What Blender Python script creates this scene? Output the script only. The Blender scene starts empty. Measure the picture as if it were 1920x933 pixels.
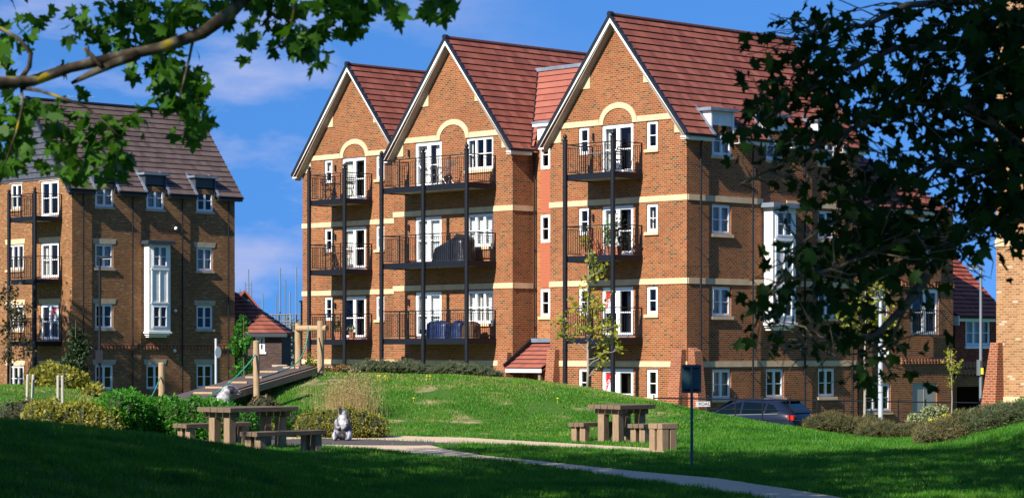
import bpy, bmesh, math, random
import numpy as np
from mathutils import Vector, Matrix, noise as mnoise

random.seed(7)
RNG = np.random.default_rng(11)
R = math.radians
sc = bpy.context.scene
COL = sc.collection

# ------------------------------------------------------------------ camera
F, CX, HY, CZ = 4533.0, 960.0, 655.0, 3.0       # focal length in photo pixels, optical axis, horizon row, eye height
cam = bpy.data.cameras.new('camera')
cam.lens = 85.0
cam.sensor_width = 36.0
cam.shift_y = (HY - 466.5) / 1920.0
cam.clip_end = 6000
cam.dof.use_dof = True
cam.dof.focus_distance = 75.0
cam.dof.aperture_fstop = 6.3
camo = bpy.data.objects.new('camera', cam)
camo.location = (0, 0, CZ)
camo.rotation_euler = (R(90), 0, 0)
COL.objects.link(camo)
sc.camera = camo

# ------------------------------------------------------------------ light
SUN_EL = 35.0
SUN_AZ = 38.5 + 180.0            # compass bearing of the sun, 0 = +Y, clockwise
sd = Vector((math.sin(R(SUN_AZ)) * math.cos(R(SUN_EL)), math.cos(R(SUN_AZ)) * math.cos(R(SUN_EL)), math.sin(R(SUN_EL))))
sun = bpy.data.lights.new('sun', 'SUN')
sun.energy = 5.0
sun.angle = R(0.5)
sun.color = (1.0, 0.93, 0.82)
suno = bpy.data.objects.new('sun', sun)
suno.rotation_euler = sd.to_track_quat('Z', 'Y').to_euler()
COL.objects.link(suno)

world = bpy.data.worlds.new('World')
sc.world = world
world.use_nodes = True
wt = world.node_tree
wt.nodes.clear()
def wn(t, **k):
    n = wt.nodes.new(t)
    for a, b in k.items(): setattr(n, a, b)
    return n
tc = wn('ShaderNodeTexCoord')
sep = wn('ShaderNodeSeparateXYZ'); wt.links.new(tc.outputs['Generated'], sep.inputs[0])
mz = wn('ShaderNodeMath', operation='MULTIPLY_ADD'); mz.inputs[1].default_value = 0.45; mz.inputs[2].default_value = 0.22
wt.links.new(sep.outputs['Z'], mz.inputs[0])
cmb = wn('ShaderNodeCombineXYZ')
wt.links.new(sep.outputs['X'], cmb.inputs['X']); wt.links.new(sep.outputs['Y'], cmb.inputs['Y']); wt.links.new(mz.outputs[0], cmb.inputs['Z'])
sky = wn('ShaderNodeTexSky', sky_type='NISHITA')
sky.sun_disc = False
sky.sun_elevation = R(SUN_EL)
sky.sun_rotation = R(SUN_AZ)
sky.altitude = 100; sky.air_density = 1.0; sky.dust_density = 0.2; sky.ozone_density = 3.0
wt.links.new(cmb.outputs[0], sky.inputs['Vector'])
tint = wn('ShaderNodeMix', data_type='RGBA', blend_type='MULTIPLY'); tint.inputs['Factor'].default_value = 1.0
tint.inputs['B'].default_value = (0.40, 0.80, 1.28, 1)
wt.links.new(sky.outputs[0], tint.inputs['A'])
# fair-weather cloud streaks, laid out by direction
mp = wn('ShaderNodeMapping'); mp.inputs['Scale'].default_value = (9, 9, 24); mp.inputs['Location'].default_value = (3.1, 0.0, 0.35)
wt.links.new(tc.outputs['Generated'], mp.inputs['Vector'])
nz = wn('ShaderNodeTexNoise'); nz.inputs['Scale'].default_value = 1.6; nz.inputs['Detail'].default_value = 7; nz.inputs['Roughness'].default_value = 0.55
wt.links.new(mp.outputs[0], nz.inputs['Vector'])
rp = wn('ShaderNodeValToRGB'); rp.color_ramp.elements[0].position = 0.46; rp.color_ramp.elements[1].position = 0.66
wt.links.new(nz.outputs['Fac'], rp.inputs[0])
# clouds lie to the left of the view and near the horizon
mx = wn('ShaderNodeMapRange'); mx.inputs['From Min'].default_value = 0.02; mx.inputs['From Max'].default_value = -0.10
mx.inputs['To Min'].default_value = 0.05; mx.inputs['To Max'].default_value = 0.85
wt.links.new(sep.outputs['X'], mx.inputs['Value'])
mul = wn('ShaderNodeMath', operation='MULTIPLY'); wt.links.new(rp.outputs[0], mul.inputs[0]); wt.links.new(mx.outputs[0], mul.inputs[1])
cl = wn('ShaderNodeMix', data_type='RGBA'); cl.inputs['B'].default_value = (3.5, 4.2, 7.0, 1)
wt.links.new(mul.outputs[0], cl.inputs['Factor']); wt.links.new(tint.outputs['Result'], cl.inputs['A'])
bg = wn('ShaderNodeBackground'); bg.inputs['Strength'].default_value = 0.072
wt.links.new(cl.outputs['Result'], bg.inputs['Color'])
wo = wn('ShaderNodeOutputWorld'); wt.links.new(bg.outputs[0], wo.inputs[0])

sc.view_settings.view_transform = 'Standard'
sc.view_settings.look = 'None'
sc.view_settings.gamma = 1
sc.view_settings.use_curve_mapping = False
sc.view_settings.exposure = 0.75
sc.cycles.max_bounces = 6
sc.cycles.transparent_max_bounces = 12
sc.cycles.sample_clamp_indirect = 4

# ------------------------------------------------------------------ helpers
def smooth(t):
    t = np.clip(t, 0, 1); return t * t * (3 - 2 * t)

def GX(px, D): return (px - CX) / F * D          # world X of a photo column at distance D
def GZ(py, D): return CZ + (HY - py) / F * D

class MB:
    """collects faces and links them as one mesh object"""
    def __init__(s): s.v = []; s.f = []; s.uv = []; s.m = []; s.mi = 0
    def add(s, pts, faces, uvs=None):
        o = len(s.v); s.v += [tuple(p) for p in pts]
        for k, f in enumerate(faces):
            s.f.append(tuple(i + o for i in f)); s.m.append(s.mi)
            s.uv.append(uvs[k] if uvs else None)
    def quad(s, a, b, c, d, uv=None): s.add([a, b, c, d], [(0, 1, 2, 3)], [uv] if uv else None)
    def box(s, x0, x1, y0, y1, z0, z1):
        s.add([(x, y, z) for x in (x0, x1) for y in (y0, y1) for z in (z0, z1)],
              [(0, 1, 3, 2), (4, 6, 7, 5), (0, 4, 5, 1), (2, 3, 7, 6), (0, 2, 6, 4), (1, 5, 7, 3)])
    def prism(s, poly, ext):                 # poly: 3D points in one plane, ext: vector
        n = len(poly); e = Vector(ext)
        pts = [Vector(p) for p in poly] + [Vector(p) + e for p in poly]
        s.add(pts, [tuple(range(n)), tuple(range(2 * n - 1, n - 1, -1))] + [(i, (i + 1) % n, n + (i + 1) % n, n + i) for i in range(n)])
    def beam(s, p0, p1, w, h, up=(0, 0, 1)):  # box-section bar between two points
        p0 = Vector(p0); p1 = Vector(p1); d = (p1 - p0).normalized(); u = Vector(up)
        sd_ = d.cross(u)
        if sd_.length < 1e-4: sd_ = Vector((1, 0, 0))
        sd_.normalize(); u = sd_.cross(d).normalized()
        a = sd_ * w / 2; b = u * h / 2
        s.add([p0 - a - b, p0 + a - b, p0 + a + b, p0 - a + b, p1 - a - b, p1 + a - b, p1 + a + b, p1 - a + b],
              [(0, 1, 2, 3), (7, 6, 5, 4), (0, 4, 5, 1), (1, 5, 6, 2), (2, 6, 7, 3), (3, 7, 4, 0)])
    def tube(s, path, rad, n=8, cap=True):
        P = [Vector(p) for p in path]
        if not hasattr(rad, '__len__'): rad = [rad] * len(P)
        o = len(s.v); last = None
        for i, p in enumerate(P):
            d = (P[min(i + 1, len(P) - 1)] - P[max(i - 1, 0)]).normalized()
            if last is None:
                u = d.cross(Vector((0, 0, 1)))
                if u.length < 1e-3: u = d.cross(Vector((1, 0, 0)))
            else: u = last - d * last.dot(d)
            u.normalize(); last = u; w = d.cross(u)
            for k in range(n):
                a = 2 * math.pi * k / n
                s.v.append(tuple(p + (u * math.cos(a) + w * math.sin(a)) * rad[i]))
        fs = []
        for i in range(len(P) - 1):
            for k in range(n):
                fs.append((o + i * n + k, o + i * n + (k + 1) % n, o + (i + 1) * n + (k + 1) % n, o + (i + 1) * n + k))
        if cap:
            fs.append(tuple(o + k for k in range(n - 1, -1, -1))); fs.append(tuple(o + (len(P) - 1) * n + k for k in range(n)))
        for f in fs: s.f.append(f); s.m.append(s.mi); s.uv.append(None)
    def ball(s, c, r, n=8, sz=1.0):
        prof = [(math.sin(math.pi * i / n) * r, -math.cos(math.pi * i / n) * r * sz) for i in range(n + 1)]
        s.lathe(c, prof, 2 * n)
    def lathe(s, c, prof, n=12):
        c = Vector(c)
        pts = []; 
        for r_, z in prof:
            for k in range(n):
                a = 2 * math.pi * k / n; pts.append((c.x + r_ * math.cos(a), c.y + r_ * math.sin(a), c.z + z))
        fs = [(i * n + k, i * n + (k + 1) % n, (i + 1) * n + (k + 1) % n, (i + 1) * n + k) for i in range(len(prof) - 1) for k in range(n)]
        s.add(pts, fs)
    def build(s, name, mats, parent=None, smooth_=False, bevel=0, normals=True):
        me = bpy.data.meshes.new(name)
        me.from_pydata(s.v, [], s.f)
        if not isinstance(mats, (list, tuple)): mats = [mats]
        for m in mats: me.materials.append(m)
        if any(s.m): me.polygons.foreach_set('material_index', s.m)
        if any(u is not None for u in s.uv):
            ul = me.uv_layers.new(name='UVMap')
            k = 0
            for f, u in zip(s.f, s.uv):
                for j in range(len(f)):
                    ul.data[k].uv = u[j] if u else (0, 0)
                    k += 1
        if normals or bevel:
            bm = bmesh.new(); bm.from_mesh(me)
            if normals: bmesh.ops.recalc_face_normals(bm, faces=bm.faces)
            bm.to_mesh(me); bm.free()
        o = bpy.data.objects.new(name, me); COL.objects.link(o)
        if parent: o.parent = parent
        if smooth_:
            me.polygons.foreach_set('use_smooth', [True] * len(me.polygons))
        if bevel:
            bv = o.modifiers.new('bevel', 'BEVEL'); bv.width = bevel; bv.segments = 2; bv.limit_method = 'ANGLE'
        return o

def tag(o, label=None, cat=None, group=None, kind=None):
    if label: o['label'] = label
    if cat: o['category'] = cat
    if group: o['group'] = group
    if kind: o['kind'] = kind
    return o

def empty(name, loc=(0, 0, 0), rz=0.0):
    o = bpy.data.objects.new(name, None); COL.objects.link(o)
    o.location = loc; o.rotation_euler = (0, 0, rz); o.empty_display_size = 0.3
    return o

def copy_tree(o, parent=None):
    kids = [c for c in COL.objects if c.parent == o]
    c = o.copy(); COL.objects.link(c); c.parent = parent
    for ch in kids: copy_tree(ch, c)
    return c

# ------------------------------------------------------------------ materials
MATS = {}
def mat(name, col=(.5, .5, .5), rough=.6, metal=0.0, spec=.5, noise=0.0, nscale=8.0, bump=0.0, two=None, ):
    if name in MATS: return MATS[name]
    m = bpy.data.materials.new(name); m.use_nodes = True
    nt = m.node_tree; b = nt.nodes['Principled BSDF']
    b.inputs['Base Color'].default_value = (*col, 1); b.inputs['Roughness'].default_value = rough
    b.inputs['Metallic'].default_value = metal; b.inputs['Specular IOR Level'].default_value = spec
    if noise or bump or two:
        t = nt.nodes.new('ShaderNodeTexCoord'); n = nt.nodes.new('ShaderNodeTexNoise')
        n.inputs['Scale'].default_value = nscale; n.inputs['Detail'].default_value = 6
        nt.links.new(t.outputs['Object'], n.inputs['Vector'])
        if noise or two:
            r = nt.nodes.new('ShaderNodeValToRGB')
            c2 = two if two else tuple(min(1, c * (1 + noise)) for c in col)
            c1 = col if two else tuple(c * (1 - noise) for c in col)
            r.color_ramp.elements[0].color = (*c1, 1); r.color_ramp.elements[1].color = (*c2, 1)
            r.color_ramp.elements[0].position = .35; r.color_ramp.elements[1].position = .65
            nt.links.new(n.outputs['Fac'], r.inputs[0]); nt.links.new(r.outputs[0], b.inputs['Base Color'])
        if bump:
            bp = nt.nodes.new('ShaderNodeBump'); bp.inputs['Strength'].default_value = bump; bp.inputs['Distance'].default_value = .02
            nt.links.new(n.outputs['Fac'], bp.inputs['Height']); nt.links.new(bp.outputs[0], b.inputs['Normal'])
    MATS[name] = m
    return m

def N(nt, t, **k):
    n = nt.nodes.new(t)
    for a, b in k.items(): setattr(n, a, b)
    return n

def brick_mat(name, stops, mortar=(.42, .33, .25), bw=.185, bh=.071, rough=.85, stain=.17):
    """stretcher-bond brick, colour of each brick picked at random from stops"""
    m = bpy.data.materials.new(name); m.use_nodes = True; nt = m.node_tree; b = nt.nodes['Principled BSDF']
    b.inputs['Roughness'].default_value = rough; b.inputs['Specular IOR Level'].default_value = .2
    t = N(nt, 'ShaderNodeTexCoord'); s = N(nt, 'ShaderNodeSeparateXYZ'); nt.links.new(t.outputs['Object'], s.inputs[0])
    ad = N(nt, 'ShaderNodeMath', operation='ADD'); nt.links.new(s.outputs['X'], ad.inputs[0]); nt.links.new(s.outputs['Y'], ad.inputs[1])
    c = N(nt, 'ShaderNodeCombineXYZ'); nt.links.new(ad.outputs[0], c.inputs['X']); nt.links.new(s.outputs['Z'], c.inputs['Y'])
    br = N(nt, 'ShaderNodeTexBrick'); br.offset = .5
    br.inputs['Color1'].default_value = (0, 0, 0, 1); br.inputs['Color2'].default_value = (1, 1, 1, 1); br.inputs['Mortar'].default_value = (.5, .5, .5, 1)
    br.inputs['Scale'].default_value = 1.0; br.inputs['Brick Width'].default_value = bw; br.inputs['Row Height'].default_value = bh
    br.inputs['Mortar Size'].default_value = .013; br.inputs['Mortar Smooth'].default_value = .3; br.inputs['Bias'].default_value = 0
    nt.links.new(c.outputs[0], br.inputs['Vector'])
    rp = N(nt, 'ShaderNodeValToRGB'); rp.color_ramp.interpolation = 'CONSTANT'
    el = rp.color_ramp.elements
    while len(el) > 1: el.remove(el[-1])
    for i, (p, col) in enumerate(stops):
        e = el[0] if i == 0 else el.new(p)
        e.position = p; e.color = (*col, 1)
    nt.links.new(br.outputs['Color'], rp.inputs[0])
    ns = N(nt, 'ShaderNodeTexNoise'); ns.inputs['Scale'].default_value = .55; ns.inputs['Detail'].default_value = 5
    nt.links.new(t.outputs['Object'], ns.inputs['Vector'])
    mr = N(nt, 'ShaderNodeMapRange'); mr.inputs['From Min'].default_value = .3; mr.inputs['From Max'].default_value = .7
    mr.inputs['To Min'].default_value = 1 - stain; mr.inputs['To Max'].default_value = 1 + stain
    nt.links.new(ns.outputs['Fac'], mr.inputs['Value'])
    mixm = N(nt, 'ShaderNodeMix', data_type='RGBA'); mixm.inputs['B'].default_value = (*mortar, 1)
    nt.links.new(br.outputs['Fac'], mixm.inputs['Factor']); nt.links.new(rp.outputs[0], mixm.inputs['A'])
    ml = N(nt, 'ShaderNodeMix', data_type='RGBA', blend_type='MULTIPLY'); ml.inputs['Factor'].default_value = 1
    nt.links.new(mixm.outputs['Result'], ml.inputs['A']); nt.links.new(mr.outputs[0], ml.inputs['B'])
    nt.links.new(ml.outputs['Result'], b.inputs['Base Color'])
    bp = N(nt, 'ShaderNodeBump'); bp.inputs['Strength'].default_value = .6; bp.inputs['Distance'].default_value = .008; bp.invert = True
    nt.links.new(br.outputs['Fac'], bp.inputs['Height']); nt.links.new(bp.outputs[0], b.inputs['Normal'])
    MATS[name] = m
    return m

def tile_mat(name, base, dark, light, rough=.75, tile=.3, streak=.5):
    """interlocking roof tiles: UV u = metres along the course, v = course number"""
    m = bpy.data.materials.new(name); m.use_nodes = True; nt = m.node_tree; b = nt.nodes['Principled BSDF']
    b.inputs['Roughness'].default_value = rough; b.inputs['Specular IOR Level'].default_value = .25
    uv = N(nt, 'ShaderNodeUVMap'); s = N(nt, 'ShaderNodeSeparateXYZ'); nt.links.new(uv.outputs[0], s.inputs[0])
    d = N(nt, 'ShaderNodeMath', operation='DIVIDE'); d.inputs[1].default_value = tile; nt.links.new(s.outputs['X'], d.inputs[0])
    fl2 = N(nt, 'ShaderNodeMath', operation='FLOOR'); nt.links.new(s.outputs['Y'], fl2.inputs[0])
    half = N(nt, 'ShaderNodeMath', operation='MULTIPLY_ADD'); half.inputs[1].default_value = .5; nt.links.new(fl2.outputs[0], half.inputs[0]); nt.links.new(d.outputs[0], half.inputs[2])
    fl = N(nt, 'ShaderNodeMath', operation='FLOOR'); nt.links.new(half.outputs[0], fl.inputs[0])
    c = N(nt, 'ShaderNodeCombineXYZ'); nt.links.new(fl.outputs[0], c.inputs['X']); nt.links.new(fl2.outputs[0], c.inputs['Y'])
    wn_ = N(nt, 'ShaderNodeTexWhiteNoise', noise_dimensions='2D'); nt.links.new(c.outputs[0], wn_.inputs['Vector'])
    mpn = N(nt, 'ShaderNodeMapping'); mpn.inputs['Scale'].default_value = (1.3, .16, 1); nt.links.new(uv.outputs[0], mpn.inputs['Vector'])
    ns = N(nt, 'ShaderNodeTexNoise'); ns.inputs['Scale'].default_value = 1.0; ns.inputs['Detail'].default_value = 5; ns.inputs['Roughness'].default_value = .65
    nt.links.new(mpn.outputs[0], ns.inputs['Vector'])
    av = N(nt, 'ShaderNodeMix', data_type='FLOAT'); av.inputs['Factor'].default_value = streak
    nt.links.new(wn_.outputs['Value'], av.inputs['A']); nt.links.new(ns.outputs['Fac'], av.inputs['B'])
    rp = N(nt, 'ShaderNodeValToRGB'); el = rp.color_ramp.elements
    el[0].position = .22; el[0].color = (*dark, 1); el[1].position = .8; el[1].color = (*light, 1)
    e = el.new(.5); e.color = (*base, 1)
    nt.links.new(av.outputs['Result'], rp.inputs[0]); nt.links.new(rp.outputs[0], b.inputs['Base Color'])
    MATS[name] = m
    return m

brick_mat('red_brick', [(0, (.245, .066, .021)), (.20, (.190, .045, .016)), (.40, (.265, .088, .028)), (.60, (.215, .058, .019)), (.80, (.17, .080, .031)), (.87, (.055, .038, .020)), (.95, (.125, .064, .028))], mortar=(.33, .185, .095))
brick_mat('orange_brick', [(0, (.33, .108, .032)), (.3, (.27, .080, .024)), (.6, (.37, .130, .042)), (.85, (.23, .062, .022))], mortar=(.38, .22, .12))
brick_mat('buff_brick', [(0, (.235, .092, .032)), (.25, (.185, .064, .023)), (.5, (.27, .115, .042)), (.75, (.165, .060, .023)), (.9, (.10, .055, .028)), (.96, (.32, .21, .12))], mortar=(.27, .165, .085))
brick_mat('pier_brick', [(0, (.28, .062, .020)), (.4, (.23, .048, .016)), (.75, (.31, .085, .028))], mortar=(.34, .22, .14))
tile_mat('red_tiles', (.215, .064, .041), (.145, .042, .030), (.31, .104, .070), streak=.66)
tile_mat('pink_tiles', (.30, .095, .065), (.22, .065, .05), (.37, .13, .09), streak=.75)
tile_mat('brown_tiles', (.112, .076, .066), (.085, .058, .05), (.135, .095, .085))
tile_mat('slate_tiles', (.06, .06, .075), (.045, .045, .055), (.08, .08, .1), tile=.25)
tile_mat('hung_tiles', (.30, .07, .04), (.2, .045, .03), (.38, .10, .06), tile=.17)
mat('white_frame', (.80, .80, .80), .35)
mat('white_board', (.80, .79, .76), .5, noise=.04, nscale=3)
mat('cream_stone', (.62, .45, .27), .8, noise=.10, nscale=2.5, bump=.2)
mat('grey_stone', (.42, .35, .25), .85, noise=.12, nscale=3, bump=.2)
mat('black_metal', (.006, .008, .013), .5, spec=.3)
mat('black_plastic', (.012, .014, .018), .4)
mat('lead', (.16, .19, .24), .5, noise=.2, nscale=2)
mat('dark_soffit', (.035, .045, .06), .5)
mat('deck_soffit', (.33, .30, .25), .7)
mat('deck_top', (.35, .30, .24), .8)
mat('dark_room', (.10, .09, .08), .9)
mat('room_floor', (.30, .22, .15), .8)
mat('curtain', (.62, .60, .56), .9, noise=.15, nscale=20)
mat('blind', (.72, .72, .70), .8)
mat('concrete', (.40, .37, .32), .9, noise=.15, nscale=6, bump=.3)
def glass_mat():
    m = bpy.data.materials.new('window_glass'); m.use_nodes = True; nt = m.node_tree
    nt.nodes.remove(nt.nodes['Principled BSDF']); out = nt.nodes['Material Output']
    tr = N(nt, 'ShaderNodeBsdfTransparent'); tr.inputs['Color'].default_value = (.84, .88, .90, 1)
    gl = N(nt, 'ShaderNodeBsdfGlossy'); gl.inputs['Roughness'].default_value = .02; gl.inputs['Color'].default_value = (.95, .97, 1, 1)
    fr = N(nt, 'ShaderNodeFresnel'); fr.inputs['IOR'].default_value = 1.45
    mx_ = N(nt, 'ShaderNodeMixShader'); nt.links.new(fr.outputs[0], mx_.inputs[0]); nt.links.new(tr.outputs[0], mx_.inputs[1]); nt.links.new(gl.outputs[0], mx_.inputs[2])
    nt.links.new(mx_.outputs[0], out.inputs[0]); MATS['glass'] = m
glass_mat()
def herring_mat():
    m = bpy.data.materials.new('herringbone_brick'); m.use_nodes = True; nt = m.node_tree; b = nt.nodes['Principled BSDF']
    b.inputs['Roughness'].default_value = .85
    t = N(nt, 'ShaderNodeTexCoord'); s = N(nt, 'ShaderNodeSeparateXYZ'); nt.links.new(t.outputs['Object'], s.inputs[0])
    pp = N(nt, 'ShaderNodeMath', operation='PINGPONG'); pp.inputs[1].default_value = .15; nt.links.new(s.outputs['X'], pp.inputs[0])
    ad = N(nt, 'ShaderNodeMath', operation='ADD'); nt.links.new(pp.outputs[0], ad.inputs[0]); nt.links.new(s.outputs['Z'], ad.inputs[1])
    dv = N(nt, 'ShaderNodeMath', operation='DIVIDE'); dv.inputs[1].default_value = .11; nt.links.new(ad.outputs[0], dv.inputs[0])
    fr = N(nt, 'ShaderNodeMath', operation='FRACT'); nt.links.new(dv.outputs[0], fr.inputs[0])
    rp = N(nt, 'ShaderNodeValToRGB'); rp.color_ramp.interpolation = 'CONSTANT'
    rp.color_ramp.elements[0].color = (.36, .075, .03, 1); rp.color_ramp.elements[1].position = .80; rp.color_ramp.elements[1].color = (.44, .24, .15, 1)
    nt.links.new(fr.outputs[0], rp.inputs[0]); nt.links.new(rp.outputs[0], b.inputs['Base Color']); MATS['herring'] = m
herring_mat()
def wood_mat(name, c1, c2, sc_=(1, 1, 1)):
    m = bpy.data.materials.new(name); m.use_nodes = True; nt = m.node_tree; b = nt.nodes['Principled BSDF']
    b.inputs['Roughness'].default_value = .8; b.inputs['Specular IOR Level'].default_value = .2
    t = N(nt, 'ShaderNodeTexCoord'); mp_ = N(nt, 'ShaderNodeMapping'); mp_.inputs['Scale'].default_value = sc_
    nt.links.new(t.outputs['Object'], mp_.inputs[0])
    n = N(nt, 'ShaderNodeTexNoise'); n.inputs['Scale'].default_value = 9; n.inputs['Detail'].default_value = 7; n.inputs['Roughness'].default_value = .7
    nt.links.new(mp_.outputs[0], n.inputs['Vector'])
    r = N(nt, 'ShaderNodeValToRGB'); r.color_ramp.elements[0].color = (*c1, 1); r.color_ramp.elements[1].color = (*c2, 1)
    r.color_ramp.elements[0].position = .35; r.color_ramp.elements[1].position = .68
    nt.links.new(n.outputs['Fac'], r.inputs[0]); nt.links.new(r.outputs[0], b.inputs['Base Color'])
    bp = N(nt, 'ShaderNodeBump'); bp.inputs['Strength'].default_value = .5; bp.inputs['Distance'].default_value = .01
    nt.links.new(n.outputs['Fac'], bp.inputs['Height']); nt.links.new(bp.outputs[0], b.inputs['Normal'])
    MATS[name] = m; return m
wood_mat('oak_top', (.10, .068, .045), (.21, .15, .10), (.6, 6, 6))
wood_mat('oak_leg', (.20, .13, .08), (.34, .24, .15), (6, 6, .6))
wood_mat('log_wood', (.30, .19, .10), (.46, .33, .20), (5, 5, .7))
wood_mat('stake_wood', (.36, .31, .25), (.52, .47, .40), (5, 5, .7))
wood_mat('deck_wood', (.07, .05, .045), (.14, .11, .10), (.6, 5, 5))
wood_mat('bark', (.055, .045, .03), (.16, .14, .10), (3, 3, 3))
wood_mat('pale_bark', (.22, .19, .15), (.38, .34, .28), (4, 4, 1))
def leaf_mat(name, cols, trans=.35, rough=.5, spec=.3):
    """leaf colours differ from leaf to leaf (colour attribute 'tone' 0..1)"""
    m = bpy.data.materials.new(name); m.use_nodes = True; nt = m.node_tree; b = nt.nodes['Principled BSDF']; out = nt.nodes['Material Output']
    b.inputs['Roughness'].default_value = rough; b.inputs['Specular IOR Level'].default_value = spec
    a = N(nt, 'ShaderNodeAttribute', attribute_name='tone')
    r = N(nt, 'ShaderNodeValToRGB'); el = r.color_ramp.elements
    while len(el) > 1: el.remove(el[-1])
    for i, c in enumerate(cols):
        p = i / max(1, len(cols) - 1)
        e = el[0] if i == 0 else el.new(p)
        e.position = p; e.color = (*c, 1)
    nt.links.new(a.outputs['Fac'], r.inputs[0]); nt.links.new(r.outputs[0], b.inputs['Base Color'])
    tr = N(nt, 'ShaderNodeBsdfTranslucent'); g = N(nt, 'ShaderNodeMix', data_type='RGBA', blend_type='MULTIPLY'); g.inputs['Factor'].default_value = 1
    g.inputs['B'].default_value = (1.5, 1.6, .6, 1); nt.links.new(r.outputs[0], g.inputs['A']); nt.links.new(g.outputs['Result'], tr.inputs['Color'])
    mx_ = N(nt, 'ShaderNodeMixShader'); mx_.inputs[0].default_value = trans
    nt.links.new(b.outputs[0], mx_.inputs[1]); nt.links.new(tr.outputs[0], mx_.inputs[2]); nt.links.new(mx_.outputs[0], out.inputs[0])
    MATS[name] = m; return m
mat('tile_edge', (.035, .014, .012), .9)  # shadow line under each tile course, painted dark on the riser faces
mat('tile_edge_brown', (.018, .013, .012), .9)  # same painted shadow line for the brown and slate roofs
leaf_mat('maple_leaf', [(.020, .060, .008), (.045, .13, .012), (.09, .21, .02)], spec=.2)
leaf_mat('maple_leaf_dark', [(.006, .020, .004), (.012, .036, .006), (.030, .070, .010)], trans=.2, rough=.6, spec=.08)  # shade of the right crown put into a darker copy of the leaf colours
leaf_mat('canopy_leaf', [(.03, .06, .015), (.06, .10, .02)], trans=.1)
leaf_mat('green_hedge', [(.022, .10, .008), (.05, .20, .015), (.09, .30, .03)])
leaf_mat('golden_hedge', [(.10, .11, .015), (.28, .26, .04), (.42, .36, .07)])
leaf_mat('dull_hedge', [(.04, .045, .015), (.11, .10, .035), (.17, .14, .06)], trans=.2)
leaf_mat('lavender_hedge', [(.05, .07, .025), (.10, .12, .045), (.16, .15, .08)], trans=.2)
leaf_mat('brown_hedge', [(.05, .045, .02), (.09, .07, .03)], trans=.1)
leaf_mat('yellow_leaf', [(.12, .15, .015), (.30, .30, .03), (.42, .34, .03)])
leaf_mat('brown_leaf', [(.03, .03, .01), (.10, .07, .02)], trans=.1)
leaf_mat('dark_leaf', [(.012, .03, .01), (.035, .06, .015)], trans=.15)
leaf_mat('straw', [(.26, .18, .08), (.44, .33, .16)], trans=.3)
leaf_mat('yellow_flower', [(.6, .5, .02), (.8, .7, .04)])
leaf_mat('variegated', [(.16, .22, .06), (.5, .52, .32)])
leaf_mat('grass_blade', [(.016, .090, .004), (.038, .175, .006), (.095, .24, .014), (.28, .25, .08)], trans=.3)
leaf_mat('red_shrub', [(.25, .09, .03), (.4, .24, .04)])

# ------------------------------------------------------------------ land
def crestz(X): return np.interp(X, [-30, -13, -11.5, -10, -8.9, -7.8, -6.2, -5, -3.6, -2.2, -.83, 1.04, 1.9, 3.2, 4.0, 5.08, 6.67, 7.77, 9.35, 14, 30],
                                   [2.12, 2.0, 1.82, 1.62, 1.67, 1.93, 2.36, 2.38, 2.34, 2.31, 2.28, 2.11, 1.98, 1.76, 1.61, 1.34, 1.14, 1.0, .84, .8, .7])
def landz(X, Y):
    X = np.asarray(X, float); Y = np.asarray(Y, float)
    zc = sum(crestz(X + d) for d in (-.8, -.4, 0, .4, .8)) / 5
    yc = np.interp(X, [-12, 1, 5, 6.7, 9.4, 14], [64, 63, 59, 56, 54, 54])
    yb = np.interp(X, [-12, -5, -3.5, 3, 6, 9], [54, 54.5, 54, 52, 47, 46])
    z = 1.05 + (zc - 1.05) * smooth((Y - yb) / (yc - yb))
    back = smooth((Y - (yc + 2.5)) / (74 - (yc + 2.5)))
    z = z * (1 - back)
    mz_ = np.interp(X, [-30, -12, -7.6, -5.5, -4.3, -3.4, -2.9, -2.2, -1.3], [1.45, 1.10, .84, .62, .41, .25, .14, .03, 0])
    py_ = np.interp(Y, [-10, 0, 20, 30, 36], [.3, .35, .65, .92, 1.0]) * (1 - smooth((Y - 36.5) / 8.5))
    z = z + mz_ * py_
    bz = np.interp(X, [7.8, 8.4, 9.0, 9.74, 12, 16, 30], [0, .02, .10, .36, .85, 1.2, 1.3])
    z = z + bz * smooth((Y - 33) / 10) * (1 - smooth((Y - 53) / 9))
    near = smooth((12 - Y) / 12) * .3
    wob = .018 * np.sin(X * 2.3 + Y * 1.1) * np.sin(Y * 1.7 - X * .8) * (Y < 72)
    return z + near + wob * ((X < -4) | (Y > 55))
def lz(x, y): return float(landz(x, y))
def ground_mats():
    m = bpy.data.materials.new('lawn_soil'); m.use_nodes = True; nt = m.node_tree; b = nt.nodes['Principled BSDF']
    b.inputs['Roughness'].default_value = .95; b.inputs['Specular IOR Level'].default_value = .1
    t = N(nt, 'ShaderNodeTexCoord')
    n1 = N(nt, 'ShaderNodeTexNoise'); n1.inputs['Scale'].default_value = 1.1; n1.inputs['Detail'].default_value = 6; nt.links.new(t.outputs['Object'], n1.inputs['Vector'])
    n2 = N(nt, 'ShaderNodeTexNoise'); n2.inputs['Scale'].default_value = 14; n2.inputs['Detail'].default_value = 4; nt.links.new(t.outputs['Object'], n2.inputs['Vector'])
    r1 = N(nt, 'ShaderNodeValToRGB'); r1.color_ramp.elements[0].color = (.028, .075, .008, 1); r1.color_ramp.elements[1].color = (.07, .15, .02, 1)
    nt.links.new(n2.outputs['Fac'], r1.inputs[0])
    r2 = N(nt, 'ShaderNodeValToRGB'); r2.color_ramp.elements[0].position = .58; r2.color_ramp.elements[1].position = .68
    nt.links.new(n1.outputs['Fac'], r2.inputs[0])
    mx_ = N(nt, 'ShaderNodeMix', data_type='RGBA'); mx_.inputs['B'].default_value = (.30, .23, .12, 1)
    nt.links.new(r2.outputs[0], mx_.inputs['Factor']); nt.links.new(r1.outputs[0], mx_.inputs['A'])
    nt.links.new(mx_.outputs['Result'], b.inputs['Base Color']); MATS['soil'] = m
ground_mats()
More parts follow.
